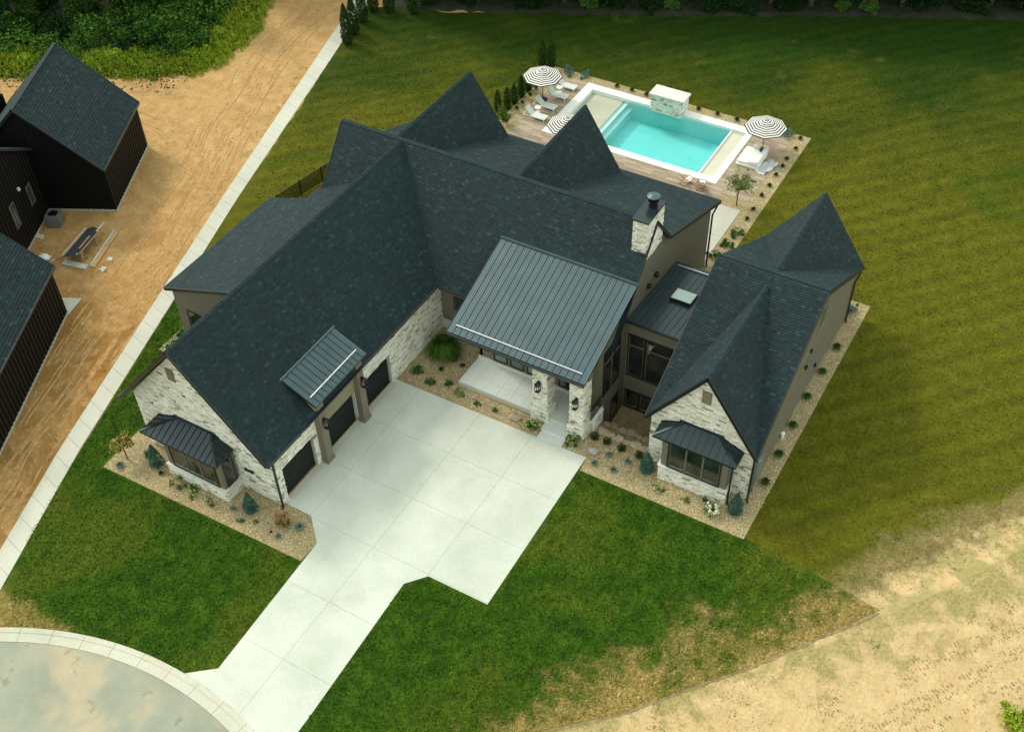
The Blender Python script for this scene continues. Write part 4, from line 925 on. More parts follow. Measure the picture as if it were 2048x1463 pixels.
# ------------------------------------------------------------------ pool furniture
def umbrella(x, y_, label, rot=0.0, first=None):
    if first:
        c = copy_tree(first); c.location = (x, y_, .03); c.rotation_euler = (0, 0, rot); c['label'] = label; return c
    o = empty('parasol', (0, 0, 0), local=True); o.location = (x, y_, .03); o.rotation_euler = (0, 0, rot)
    tag(o, label, 'parasol', 'black and white striped parasols round the pool')
    MB().lathe([(.36, 0), (.36, .07), (.10, .12), (.06, .35)], seg=20).build('base', M['black'], o)
    MB().tube((0, 0, .1), (0, 0, 2.86), .03).build('pole', M['black'], o)
    mb = MB(); Rm = 1.68; zt, zb = 2.80, 2.22; nr = 17
    def ring(k, zoff=0.0, r_=Rm, n=nr):
        f = k/n; rr = r_*f; z = zt-(zt-zb)*(f**1.15)*(r_/Rm)+zoff
        return [(rr*math.cos(R(22.5+45*i)), rr*math.sin(R(22.5+45*i)), z) for i in range(8)]
    for k in range(nr):
        a, b = ring(k), ring(k+1)
        mb.add(a+b, [(i, 8+i, 8+(i+1) % 8, (i+1) % 8) for i in range(8)], mi=(k % 2 == 0) and 1 or 0)
    can = mb.build('canopy', [M['umb_w'], M['umb_b']], o)
    mv = MB()
    for k in range(5):
        a, b = ring(k, .09), ring(k+1, .09); mv.add(a+b, [(i, 8+i, 8+(i+1) % 8, (i+1) % 8) for i in range(8)], mi=k % 2)
    mv.build('vent_flap', [M['umb_w'], M['umb_b']], can)
    MB().lathe([(.03, 0), (.045, .06), (.02, .14)], (0, 0, 2.86), 10).build('finial', M['black'], o)
    for i in range(8): a = R(22.5+45*i); MB().bar((0, 0, 2.72), (Rm*.98*math.cos(a), Rm*.98*math.sin(a), zb-.03), .02, .02).build('rib', M['black'], o)
    KID[o.name] = kids(o)
    return o
u1 = umbrella(-21.14, 32.75, 'striped parasol standing between the four white loungers')
umbrella(-16.0, 27.5, 'striped parasol half hidden behind the pointed roof gable', R(8), u1)
umbrella(-2.46, 34.4, 'striped parasol shading the white daybed at the right end of the pool', R(-6), u1)
def lounger(x, y_, label, first=None):
    if first: c = copy_tree(first); c.location = (x, y_, .03); c['label'] = label; return c
    o = empty('sun_lounger', (0, 0, 0), local=True); o.location = (x, y_, .03)
    tag(o, label, 'sun lounger', 'white sun loungers left of the pool')
    L, W_ = 1.95, .70
    f = MB()
    for a in (-W_/2, W_/2): f.bar((-L, a, .30), (0, a, .30), .04, .05)
    f.bar((0, -W_/2, .30), (0, W_/2, .30), .04, .05).bar((-L, -W_/2, .30), (-L, W_/2, .30), .04, .05).build('frame', M['white'], o)
    for a in (-L+.03, -.03):
        for b in (-W_/2, W_/2): MB().bar((a, b, 0), (a, b, .30), .04, .04).build('leg', M['white'], o)
    MB().bar((-L, -W_/2, .03), (0, -W_/2, .03), .02, .02).build('stretcher', M['white'], o)
    MB().prism([(-1.25, -W_/2+.03, .315), (-.02, -W_/2+.03, .315), (-.02, W_/2-.03, .315), (-1.25, W_/2-.03, .315)], (0, 0, .03)).build('seat', M['sling'], o)
    MB().prism([(-1.25, -W_/2+.03, .33), (-1.25, W_/2-.03, .33), (-1.78, W_/2-.03, .90), (-1.78, -W_/2+.03, .90)], (.02, 0, .03)).build('backrest', M['sling'], o)
    MB().bar((-1.68, 0, .8), (-1.9, 0, .3), .03, .03).build('back_strut', M['white'], o)
    KID[o.name] = kids(o); return o
lb = ['white sun lounger nearest the house in the row of four', 'second white sun lounger from the house, beside the parasol pole', 'third white sun lounger from the house, partly under the parasol', 'white sun lounger farthest from the house, nearest the far gravel edge']
l1 = None
for (x, y_), t_ in zip(((-19.37, 30.1), (-19.4, 31.8), (-19.35, 33.65), (-19.37, 35.25)), lb):
    q = lounger(x, y_, t_, l1); l1 = l1 or q
def side_table(x, y_, label, first=None):
    if first: c = copy_tree(first); c.location = (x, y_, .03); c['label'] = label; return c
    o = empty('side_table', (0, 0, 0), local=True); o.location = (x, y_, .03); tag(o, label, 'side table', 'round white side tables between the loungers')
    MB().lathe([(.27, .44), (.27, .47)], seg=20).build('table_top', M['white'], o); MB().lathe([(.2, 0), (.2, .03), (.03, .05), (.03, .44)], seg=14).build('stand', M['white'], o)
    KID[o.name] = kids(o); return o
s1 = side_table(-20.6, 30.95, 'round white side table between the two loungers nearest the house')
side_table(-20.5, 34.45, 'round white side table between the two far loungers', s1)
db = empty('daybed', (-2.7, 32.9, .03)); tag(db, 'square white upholstered daybed with cushions on the right pool deck', 'daybed')
def soft(mb, x0, x1, y0, y1, z0, z1, r=.06):
    n = 6; vs_ = []; 
    for z, ins in ((z0, r*.4), (z0+r, 0), (z1-r, 0), (z1-r*.25, r*.35), (z1, r*1.1)):
        a, b, c_, d_ = x0+ins, x1-ins, y0+ins, y1-ins; k = r
        vs_ += [(a+k, c_, z), (b-k, c_, z), (b, c_+k, z), (b, d_-k, z), (b-k, d_, z), (a+k, d_, z), (a, d_-k, z), (a, c_+k, z)]
    fs = [(k*8+i, k*8+(i+1) % 8, (k+1)*8+(i+1) % 8, (k+1)*8+i) for k in range(4) for i in range(8)]+[tuple(range(32, 40)), tuple(range(7, -1, -1))]
    return mb.add(vs_, fs)
soft(MB(), -3.6, -1.85, 31.75, 34.0, .05, .30).build('base', M['white_fab'], db, True)
soft(MB(), -3.58, -2.15, 31.8, 33.95, .30, .52, .08).build('mattress', M['white_fab'], db, True)
soft(MB(), -2.16, -1.84, 31.74, 34.02, .28, .85, .08).build('back_bolster', M['white_fab'], db, True)
soft(MB(), -2.75, -2.2, 31.8, 32.1, .52, .66, .05).build('cushion', M['white_fab'], db, True)
soft(MB(), -3.0, -2.45, 33.75, 33.98, .5, .80, .05).build('cushion', M['sling'], db, True)
soft(MB(), -2.42, -2.2, 33.55, 33.85, .5, .78, .04).build('cushion', M['navy'], db, True)
def cloth(name, x0, y0, L, W_, rz, mat, label, cat, z=.03, amp=.12, seed=0, n=14, fold=2.5):
    o = empty(name, (x0, y0, z), rz, True); tag(o, label, cat); vs_ = []
    for i in range(n+1):
        for k in range(n+1):
            u, v = i/n, k/n; e = noise.noise(Vector((u*fold+seed, v*fold, 0)))
            vs_.append(((u-.5)*L+.12*noise.noise(Vector((v*3, seed, 1))), (v-.5)*W_*(1+.35*noise.noise(Vector((u*3, seed+5, 2)))), .02+amp*abs(e)*2))
    MB().add(vs_, [(i*(n+1)+k, (i+1)*(n+1)+k, (i+1)*(n+1)+k+1, i*(n+1)+k+1) for i in range(n) for k in range(n)]).build('fabric', mat, o, True); return o
cloth('crumpled_cover', -1.35, 32.45, 2.0, .85, R(75), M['grey_fab'], 'crumpled pale grey cover dropped beside the white daybed', 'cover', seed=3, amp=.16)
def deckchair(x, y_, rz, label, first=None):
    if first: c = copy_tree(first); c.location = (x, y_, .03); c.rotation_euler = (0, 0, rz); c['label'] = label; return c
    o = empty('deck_chair', (0, 0, 0), local=True); o.location = (x, y_, .03); o.rotation_euler = (0, 0, rz); tag(o, label, 'deck chair', 'wooden deck chairs facing the pool')
    for s in (-.28, .28):
        MB().bar((s, -.45, .0), (s, .45, .45), .035, .05).build('side_rail', M['teak'], o); MB().bar((s*.9, .35, .0), (s*.9, -.50, .85), .035, .05).build('back_rail', M['teak'], o)
        MB().bar((s*1.1, -.30, .55), (s*1.1, .25, .55), .05, .03).build('armrest', M['teak'], o)
    for a, z in ((-.5, .85), (.45, .45), (-.42, .03), (.33, .03)): MB().bar((-.3, a, z), (.3, a, z), .04, .04).build('cross_bar', M['teak'], o)
    pts = [(-.5, .86), (-.33, .58), (-.15, .36), (.05, .28), (.25, .33), (.45, .46)]; mb = MB()
    for (a, z), (b, z2) in zip(pts, pts[1:]): mb.add([(-.24, a, z), (.24, a, z), (.24, b, z2), (-.24, b, z2)], [(0, 1, 2, 3)])
    mb.build('sling', M['white_fab'], o); KID[o.name] = kids(o); return o
d1 = deckchair(-5.95, 27.75, R(-30), 'wooden deck chair, the left one of the pair between house and pool')
deckchair(-4.72, 27.75, R(10), 'wooden deck chair, the right one of the pair between house and pool', d1)

# ------------------------------------------------------------------ plants
def leaf(mb, p, s, rr, tone, up=.3, n=None):
    d = n or Vector((rr.gauss(0, 1), rr.gauss(0, 1), rr.gauss(0, 1)+up)).normalized(); a = d.orthogonal().normalized(); b = d.cross(a)
    an = rr.random()*6.28; a, b = a*math.cos(an)+b*math.sin(an), b*math.cos(an)-a*math.sin(an)
    p = Vector(p); mb.add([p-a*s, p-b*s*.55, p+a*s, p+b*s*.55], [(0, 1, 2, 3)], tone)
def blob(rx, rz, n, size, seed, z0=0.0, lumps=7, taper=0.0, mb=None):
    """leaf cloud: lumpy ellipsoid filled with leaf faces; tone follows the leaf's own age, not the light"""
    mb = mb or MB(); rr = random.Random(seed)
    ls = [(Vector((rr.gauss(0, .45)*rx, rr.gauss(0, .45)*rx, z0+rz*rr.uniform(.25, 1.45))), rr.uniform(.45, .7)*min(rx, rz)) for _ in range(lumps)]
    for i in range(n):
        if lumps and rr.random() < .75: c, q = ls[i % lumps]
        else: c, q = Vector((0, 0, z0+rz)), None
        d = Vector((rr.gauss(0, 1), rr.gauss(0, 1), rr.gauss(0, 1))).normalized(); f = rr.random()**.35
        p = c+d*q*f if q else c+Vector((d.x*rx, d.y*rx, d.z*rz))*f
        if taper: k = max(.1, 1-taper*(p.z-z0)/(2*rz)); p.x *= k; p.y *= k
        if p.z < .01: p.z = .01+abs(p.z)*.2
        leaf(mb, p, size*rr.uniform(.6, 1.3), rr, min(1, max(0, rr.gauss(.45, .22))))
    return mb
def cone(h, r, n, size, seed, pw=1.6):
    mb = MB(); rr = random.Random(seed)
    for i in range(n):
        z = h*(rr.random()**1.15); k = r*(min(1, z/(h*.16)+.35))*(1-(z/h)**pw)*(1+.18*noise.noise(Vector((z*2.2, seed, i*.0))))+.03; a = rr.random()*6.28
        q = k*(rr.random()**.3)*(1+.2*noise.noise(Vector((math.cos(a)*1.5, math.sin(a)*1.5, z*1.6+seed))))
        d = Vector((math.cos(a), math.sin(a), .9)).normalized()
        leaf(mb, (q*math.cos(a), q*math.sin(a), z), size*rr.uniform(.6, 1.3), rr, min(1, max(0, rr.gauss(.45, .22))), n=(d+Vector((rr.gauss(0, .5), rr.gauss(0, .5), rr.gauss(0, .5)))).normalized())
    return mb
def tuft(r, h, n, seed, wd=.02, droop=.5):
    mb = MB(); rr = random.Random(seed)
    for i in range(n):
        a = rr.random()*6.28; l = r*rr.uniform(.4, 1.1); hh = h*rr.uniform(.6, 1.1); d = Vector((math.cos(a), math.sin(a), 0)); s = Vector((-d.y, d.x, 0))*wd
        p0 = d*r*.1*rr.random(); p1 = d*l*.5+Vector((0, 0, hh)); p2 = d*l+Vector((0, 0, max(.02, hh*(1-droop)))); tn = rr.random()
        mb.add([p0-s, p0+s, p1+s, p1-s, p2], [(0, 1, 2, 3), (3, 2, 4)], tn)
    return mb
PROTO = {}
def plant(kind, x, y_, label, group=None, sc=1.0, z=.006):
    """kinds: each a thing of foliage (+ stem, flowers); variants share mesh data"""
    rr = random.Random(int(x*31+y_*17))
    v = rr.randrange(3); key = (kind, v)
    if key not in PROTO:
        o = empty(kind, (0, 0, 0), local=True); sd_ = v*13+len(kind)
        def fl(n, r, z0, z1, s, mat):
            mb = MB(); q = random.Random(sd_+5)
            for i in range(n):
                a = q.random()*6.28; k = r*q.random()**.5; c = Vector((k*math.cos(a), k*math.sin(a), q.uniform(z0, z1)-k*.3)); 
                for j in range(12): leaf(mb, c+Vector((q.gauss(0, 1), q.gauss(0, 1), q.gauss(0, 1)))*s*.45, s*.5, q, q.random())
            mb.build('flower_heads', M[mat], o)
        def stem(h, r): MB().tube((0, 0, -.02), (0, 0, h), r, r*.6, 6).build('stem', M['bark'], o)
        if kind == 'conifer': cone(1.75, .46, 1500, .055, sd_).build('foliage', M['leaf_blue'], o); stem(.5, .04)
        elif kind == 'arborvitae': cone(2.4, .36, 1900, .065, sd_, 4).build('foliage', M['leaf_arb'], o); stem(.6, .05)
        elif kind == 'arborvitae_tree': cone(3.9, .55, 3200, .085, sd_, 3.2).build('foliage', M['leaf_arb'], o); stem(1, .08)
        elif kind == 'boxwood': blob(.30, .22, 520, .035, sd_, lumps=0).build('foliage', M['leaf_dark'], o); stem(.2, .03)
        elif kind == 'dark_shrub': blob(.30, .45, 420, .05, sd_, lumps=4).build('foliage', M['leaf_dark'], o); stem(.4, .03)
        elif kind == 'hosta': blob(.42, .16, 420, .075, sd_, lumps=6).build('foliage', M['leaf_hosta'], o); stem(.12, .03)
        elif kind == 'blue_grass': tuft(.24, .20, 110, sd_, .010, .4).build('foliage', M['leaf_bluegrass'], o)
        elif kind == 'ornamental_grass': tuft(.42, .38, 170, sd_, .013, .5).build('foliage', M['leaf_grass'], o)
        elif kind == 'dark_perennial': tuft(.24, .22, 80, sd_, .014, .5).build('foliage', M['leaf_dark'], o)
        elif kind == 'blue_shrub': blob(.48, .30, 620, .06, sd_, lumps=6).build('foliage', M['leaf_bluegrass'], o); stem(.2, .03)
        elif kind == 'green_shrub': blob(.50, .28, 620, .06, sd_, lumps=6).build('foliage', M['leaf_hosta'], o); stem(.2, .03)
        elif kind == 'hydrangea': blob(.42, .28, 420, .06, sd_, lumps=6).build('foliage', M['leaf_mid'], o); stem(.25, .03); fl(9, .42, .4, .62, .12, 'flower_lime')
        elif kind == 'white_hydrangea': blob(.50, .32, 560, .06, sd_, lumps=6).build('foliage', M['leaf_mid'], o); stem(.25, .03); fl(14, .48, .5, .75, .13, 'flower_white')
        elif kind == 'thin_hydrangea': blob(.36, .26, 150, .05, sd_, lumps=5).build('foliage', M['leaf_mid'], o); stem(.25, .03); fl(8, .42, .3, .55, .09, 'flower_lime')
        elif kind == 'tree_hydrangea': blob(.52, .40, 360, .06, sd_, z0=.75, lumps=6).build('foliage', M['leaf_mid'], o); stem(1.1, .035); fl(44, .55, 1.1, 1.75, .13, 'flower_tan')
        elif kind == 'orange_hydrangea': blob(.48, .34, 330, .06, sd_, z0=.2, lumps=6).build('foliage', M['leaf_mid'], o); stem(.4, .035); fl(46, .52, .5, 1.15, .11, 'flower_orange')
        elif kind == 'rusty_shrub': blob(.45, .26, 300, .05, sd_, lumps=6).build('foliage', M['leaf_mid'], o); stem(.25, .03); fl(10, .42, .3, .5, .09, 'flower_tan')
        elif kind == 'yellow_shrub': blob(.36, .24, 380, .05, sd_, lumps=5).build('foliage', M['leaf_willow'], o); stem(.2, .03)
        elif kind == 'weeping_pine':
            mb = tuft(1.35, 1.35, 900, sd_, .022, .7); blob(1.0, .55, 1300, .08, sd_, z0=.15, mb=mb); mb.build('foliage', M['leaf_mid'], o); stem(1.3, .06)
        elif kind == 'bamboo':
            mb = MB(); q = random.Random(3)
            for i in range(26):
                a = q.random()*6.28; k = q.random()*.8; t_ = Vector((k*math.cos(a), k*math.sin(a), q.uniform(1.0, 2.1)))
                for j in range(26): f = q.uniform(.25, 1); leaf(mb, Vector((t_.x*f, t_.y*f, t_.z*f))+Vector((q.gauss(0, .07), q.gauss(0, .07), 0)), .08, q, q.random())
            mb.build('foliage', M['leaf_lime'], o); stem(1.6, .03)
        elif kind == 'willow_tree':
            mb = MB(); tw = MB(); q = random.Random(9)
            for i in range(60):
                a = q.random()*6.28; l = q.uniform(.6, 1.45); hh = q.uniform(1.9, 3.0); e = Vector((l*math.cos(a), l*math.sin(a), hh-q.uniform(0, .5))); m_ = Vector((e.x*.4, e.y*.4, hh))
                tw.tube((0, 0, 1.3), m_, .012, .008, 4); tw.tube(m_, e, .008, .004, 4)
                for j in range(26): f = q.random(); p = m_.lerp(e, f) if q.random() < .7 else Vector((0, 0, 1.3)).lerp(m_, .4+.6*f); leaf(mb, p+Vector((q.gauss(0, .05), q.gauss(0, .05), q.gauss(-.05, .06))), .075, q, q.random())
            mb.build('crown', M['leaf_willow'], o); tw.build('branches', M['bark'], o); MB().tube((0, 0, 0), (0, 0, 1.4), .05, .035, 8).build('trunk', M['bark'], o)
        PROTO[key] = o; KID[o.name] = kids(o)
    else: o = copy_tree(PROTO[key])
    o.location = (x, y_, z); o.rotation_euler = (0, 0, rr.random()*6.28); o.scale = (sc, sc, sc*rr.uniform(.92, 1.08))
    for k_ in ('group',):
        if k_ in o: del o[k_]
    cat = {'conifer': 'conifer', 'arborvitae': 'conifer', 'arborvitae_tree': 'conifer', 'willow_tree': 'tree', 'blue_grass': 'grass', 'ornamental_grass': 'grass'}.get(kind, 'shrub')
    return tag(o, label, cat, group)
P_ = plant
P_('tree_hydrangea', -23.95, -13.45, 'small tree hydrangea with tan flower heads at the left tip of the front bed', sc=1.15)
P_('blue_grass', -23.92, -14.1, 'blue grass tuft below the tan tree hydrangea', sc=1.5)
P_('conifer', -22.1, -12.9, 'blue green cone conifer left of the garage bay window')
P_('green_shrub', -23.0, -12.6, 'blue green shrub behind the cone conifer left of the garage bay window', sc=.75)
P_('dark_perennial', -21.4, -13.35, 'small dark plant below the left corner of the garage bay window')
P_('rusty_shrub', -19.9, -13.6, 'reddish leggy shrub in front of the garage bay window')
P_('hydrangea', -18.9, -13.3, 'leafy shrub close under the middle of the garage bay window', sc=.7)
P_('thin_hydrangea', -18.6, -13.75, 'small shrub with lime flower head in front of the garage bay window', sc=.8)
P_('thin_hydrangea', -17.3, -13.55, 'open shrub with lime flowers near the right corner of the garage bay window')
P_('blue_grass', -15.9, -13.3, 'tiny grass tuft left of the right cone conifer by the garage')
P_('conifer', -14.95, -12.85, 'blue green cone conifer right of the garage bay window')
P_('green_shrub', -14.95, -13.75, 'low green plant below the cone conifer near the garage corner', sc=.42)
P_('green_shrub', -14.15, -13.4, 'faint small green plant between conifer and orange bush', sc=.28)
P_('dark_perennial', -13.0, -13.5, 'tiny dark plant left below the orange bush', sc=.5)
P_('orange_hydrangea', -12.6, -12.8, 'round bush of orange brown flower heads at the garage corner bed')
P_('blue_grass', -12.38, -13.6, 'blue grass tuft just below the orange bush', sc=1.1)
P_('blue_grass', -11.7, -12.5, 'blue grass tuft right of the orange bush by the driveway', sc=1.5)
P_('green_shrub', -28.3, -3.5, 'small green shrub in the narrow bed beside the left wing', sc=.8); P_('green_shrub', -28.2, -4.6, 'lower green shrub in the narrow bed beside the left wing', sc=.7)
P_('weeping_pine', -12.1, 3.3, 'large weeping green shrub in the inner corner by the garage stone wall')
P_('hosta', -12.85, 1.15, 'dark green leafy clump nearest the garage wall'); P_('hosta', -11.5, .7, 'green leafy clump, middle one at the driveway edge', sc=.85); P_('hosta', -10.4, 1.2, 'green leafy clump nearest the porch slab corner', sc=.8)
P_('dark_perennial', -11.5, 2.0, 'small dark plant in front of the weeping shrub'); P_('dark_perennial', -10.5, 2.95, 'small dark plant left of the porch slab')
P_('yellow_shrub', -9.35, .75, 'yellow green shrub at the front corner of the porch slab')
P_('green_shrub', -7.9, .6, 'small green plant in the bed below the porch slab', sc=.42); P_('green_shrub', -6.7, .62, 'small green plant in the bed left of the boulder', sc=.45)
P_('hydrangea', -3.9, .55, 'lime flowered hydrangea left of the porch step', sc=1.05); P_('hydrangea', -1.2, .62, 'lime flowered hydrangea right of the porch step', sc=.95)
for i, (x, y_) in enumerate(((-.25, 1.6), (.58, 1.62), (1.57, 1.55), (2.72, 1.56))):
    P_('boxwood', x, y_, ['dark round boxwood nearest the porch column', 'second dark round boxwood from the porch column', 'third dark round boxwood from the porch column', 'dark round boxwood beside the cone conifer of the right wing'][i], 'round boxwoods along the sunken court')
for x, y_, t_ in ((1.16, .78, 'blue grass tuft below the middle boxwoods'), (2.34, .82, 'blue grass tuft below the last boxwood'), (.65, -.25, 'blue grass tuft close to the driveway corner'), (1.87, -.14, 'blue grass tuft near the front lawn edge below the boxwoods')): P_('blue_grass', x, y_, t_, sc=1.25)
P_('conifer', 3.55, .85, 'blue green cone conifer at the left corner of the right wing', sc=1.0)
P_('thin_hydrangea', 4.75, -.12, 'sparse shrub with lime flowers left below the right bay window'); P_('thin_hydrangea', 6.45, -.12, 'sparse dark leaved shrub below the middle of the right bay window', sc=.8)
P_('white_hydrangea', 8.1, -.25, 'white flowering hydrangea below the right bay window corner'); P_('conifer', 9.25, .5, 'blue green cone conifer at the right front corner of the house')
sg = ['sixth', 'fifth', 'fourth', 'third', 'second', 'first']
for i, (x, y_) in enumerate(((9.9, 16.0), (9.8, 13.45), (9.72, 10.9), (9.8, 8.25), (9.9, 5.65), (9.96, 3.25))): P_('ornamental_grass', x, y_, f'dark grass clump, {sg[i]} from the front along the right side wall', 'grass clumps along the right side wall')
P_('blue_shrub', 9.5, 19.9, 'grey green feathery shrub behind the downspout at the rear right corner', sc=.9)
rt_ = [(-.44, 37.4), (-.28, 35.9), (-.38, 34.3), (-.33, 33.2), (-.36, 31.9), (-.29, 30.4), (-.37, 28.95), (-.3, 27.1), (-.25, 25.8)]
od = ['first', 'second', 'third', 'fourth', 'fifth', 'sixth', 'seventh', 'eighth', 'ninth']
for i, (x, y_) in enumerate(rt_): P_('dark_perennial', x, y_, f'small dark plant, {od[i]} from the far corner in the right pool bed', 'small plants in the right pool bed', sc=1.15)
for x, y_, t_ in ((-.26, 23.9, 'green shrub farthest from the house in the row of three by the concrete pad'), (-.36, 22.3, 'middle green shrub in the row of three by the concrete pad'), (-.6, 20.75, 'green shrub nearest the roof in the row of three by the concrete pad')): P_('green_shrub', x, y_, t_, sc=.95)
P_('willow_tree', -1.6, 27.1, 'small feathery willow tree in gravel by the pool deck')
P_('blue_shrub', -1.48, 37.5, 'grey blue shrub behind the right parasol'); P_('blue_shrub', -21.1, 37.35, 'grey blue shrub at the left end of the far pool bed'); P_('blue_shrub', -19.7, 37.5, 'second grey blue shrub in the far pool bed', sc=.85)
for x, y_, t_ in ((-16.6, 37.45, 'first small dark plant left of the fountain wall'), (-15.2, 37.45, 'second small dark plant left of the fountain wall'), (-13.85, 37.45, 'small dark plant nearest the fountain wall on its left'),
               (-9.2, 37.5, 'first small dark plant right of the fountain wall'), (-7.5, 37.5, 'second small dark plant right of the fountain wall'), (-5.85, 37.5, 'third small dark plant right of the fountain wall')): P_('dark_perennial', x, y_, t_, sc=1.3)
for x, t_ in ((-12.45, 'left dark upright shrub behind the fountain wall'), (-11.64, 'middle dark upright shrub behind the fountain wall'), (-10.85, 'right dark upright shrub behind the fountain wall')): P_('dark_shrub', x, 38.6, t_)
ab = ['hidden partly by the gable, nearest the house', 'second from the house', 'third from the house', 'fourth from the house', 'fifth from the house, behind the parasol', 'behind the parasol at the far corner, left one', 'behind the parasol at the far corner, right one']
for i, (x, y_) in enumerate(((-23.6, 29.6), (-23.15, 30.35), (-23.0, 31.25), (-23.0, 32.4), (-22.95, 33.5), (-23.9, 37.6), (-23.15, 37.9))): P_('arborvitae', x, y_, 'dark columnar conifer left of the pool, '+ab[i], 'columnar conifers left of the pool', sc=1.0 if i > 4 else .82)
for x, y_, t_ in ((-22.5, 34.0, 'far'), (-22.45, 32.9, 'third'), (-22.45, 31.6, 'second'), (-22.4, 30.6, 'near')): P_('dark_perennial', x, y_, f'small dark plant, the {t_} one behind the lounger backs', sc=1.1)
P_('bamboo', -22.1, 28.2, 'bright yellow green feathery plant beside the gable tip')
at = ['lowest one beside the path', 'second from the path bottom', 'third from the path bottom', 'fourth from the path bottom', 'fifth, apart to the right', 'sixth, farthest right at the lawn corner']
for i, (x, y_) in enumerate(((-41.0, 32.6), (-41.5, 34.3), (-42.1, 36.5), (-42.4, 38.6), (-41.0, 39.2), (-38.9, 40.0))): P_('arborvitae_tree', x, y_, 'tall columnar conifer at the top of the lawn, '+at[i], 'tall columnar conifers at the top of the lawn', sc=.95)
# boulders
def boulder(x, y_, z, r, mat, label, group=None, cat='boulder', sd_=1, sq=.5):
    vs_ = []; nl, ng = 5, 9; rr = random.Random(sd_)
    for i in range(nl+1):
        for k in range(ng):
            th, ph = math.pi*i/nl, 2*math.pi*k/ng; d = Vector((math.sin(th)*math.cos(ph), math.sin(th)*math.sin(ph), math.cos(th))); q = r*(1+.6*noise.noise(d*1.3+Vector((sd_, 0, 0))))
            vs_.append((x+d.x*q*1.15, y_+d.y*q*.85, z+d.z*q*sq))
    o = MB().add(vs_, [(i*ng+k, (i+1)*ng+k, (i+1)*ng+(k+1) % ng, i*ng+(k+1) % ng) for i in range(nl) for k in range(ng)]).build('boulder', M[mat], None)
    return tag(o, label, cat, group)
boulder(-5.3, .66, .12, .34, 'boulder', 'brown boulder in the bed left of the porch step', sd_=4)
boulder(.13, .62, .12, .30, 'boulder_g', 'whitish grey rock near the driveway corner', sd_=8)
for i in range(7): boulder(-.6+i*.56, 2.22+.05*(i % 2), .02, .24+.04*((i*3) % 4), 'boulder', 'tan rock, '+od[i]+' from the porch in the upper edging row of the sunken court', 'upper edging rocks of the sunken court', sd_=20+i)
for i in range(7): boulder(-.6+i*.56, 3.95+.05*(i % 2), -1.18, .25+.04*((i*5) % 4), 'boulder', 'tan rock, '+od[i]+' from the porch in the lower edging row of the sunken court', 'lower edging rocks of the sunken court', sd_=40+i)
bk = empty('white_bucket', (9.54, 7.1, .01)); tag(bk, 'small white utility cap standing in the gravel by the right side wall', 'utility cap')
MB().lathe([(.10, 0), (.10, .30), (.13, .31), (.13, .42), (.05, .46)], (9.54, 7.1, .01), 12).build('body', M['white'], bk)
# mesh fence by the left wing
fe = empty('mesh_fence', (-30.6, 12.6, 0)); tag(fe, 'low black mesh fence behind the left wing roof', 'fence')
fp = [(-31.2, 10.3), (-30.85, 12.6), (-30.45, 14.75), (-30.1, 16.7), (-23.5, 17.2)]
for x, y_ in fp: MB().bar((x, y_, -.02), (x, y_, 1.42), .07, .07).build('post', M['black'], fe)
mt, t, p = nodes('black_mesh'); t.nodes.remove(p); a_ = N(t, 'ShaderNodeBsdfTransparent'); b_ = N(t, 'ShaderNodeBsdfDiffuse'); b_.inputs['Color'].default_value = (.01, .012, .01, 1)
mx = t.nodes.new('ShaderNodeMixShader'); mx.inputs[0].default_value = .45; t.links.new(a_.outputs[0], mx.inputs[1]); t.links.new(b_.outputs[0], mx.inputs[2]); t.links.new(mx.outputs[0], t.nodes['Material Output'].inputs['Surface'])
M['mesh'] = mt
for (xa, ya), (xb, yb) in zip(fp, fp[1:]):
    MB().bar((xa, ya, 1.3), (xb, yb, 1.3), .05, .06).build('rail', M['black'], fe)
    MB().prism([(xa, ya, .03), (xb, yb, .03), (xb, yb, 1.27), (xa, ya, 1.27)], (.008, 0, 0)).build('mesh_panel', M['mesh'], fe)

# ------------------------------------------------------------------ building site next door
ac = empty('air_conditioner', (-45.0, 1.15, 0), R(27), True); ac.location = (-44.75, 1.05, 0); tag(ac, 'grey air conditioning unit standing in the corner of the black house', 'air conditioner')
w_ = .47
MB().box(-w_, w_, -w_, w_, .05, .98).build('cabinet', M['galv'], ac)
mb = MB()
for z in range(7):
    for s in (-1, 1): mb.box(-w_+.04, w_-.04, min(s*w_, s*(w_+.015)), max(s*w_, s*(w_+.015)), .12+z*.11, .18+z*.11).box(min(s*w_, s*(w_+.015)), max(s*w_, s*(w_+.015)), -w_+.04, w_-.04, .12+z*.11, .18+z*.11)
mb.build('louvre', M['galv'], ac)['kind'] = 'stuff'
MB().lathe([(.40, 0), (.40, .01)], (0, 0, .975), 24).build('fan_well', M['black'], ac)
tp = MB()
for s in (-1, 1): tp.box(-w_-.02, w_+.02, min(s*w_, s*(w_-.09)), max(s*w_, s*(w_-.09)), .98, 1.06); tp.box(min(s*w_, s*(w_-.09)), max(s*w_, s*(w_-.09)), -w_+.09, w_-.09, .98, 1.06)
tp.build('top_rim', M['galv'], ac)
for a in range(4): MB().bar((0, 0, 1.03), (.42*math.cos(a*1.57+.4), .42*math.sin(a*1.57+.4), 1.03), .12, .02).build('fan_blade', M['black'], ac)
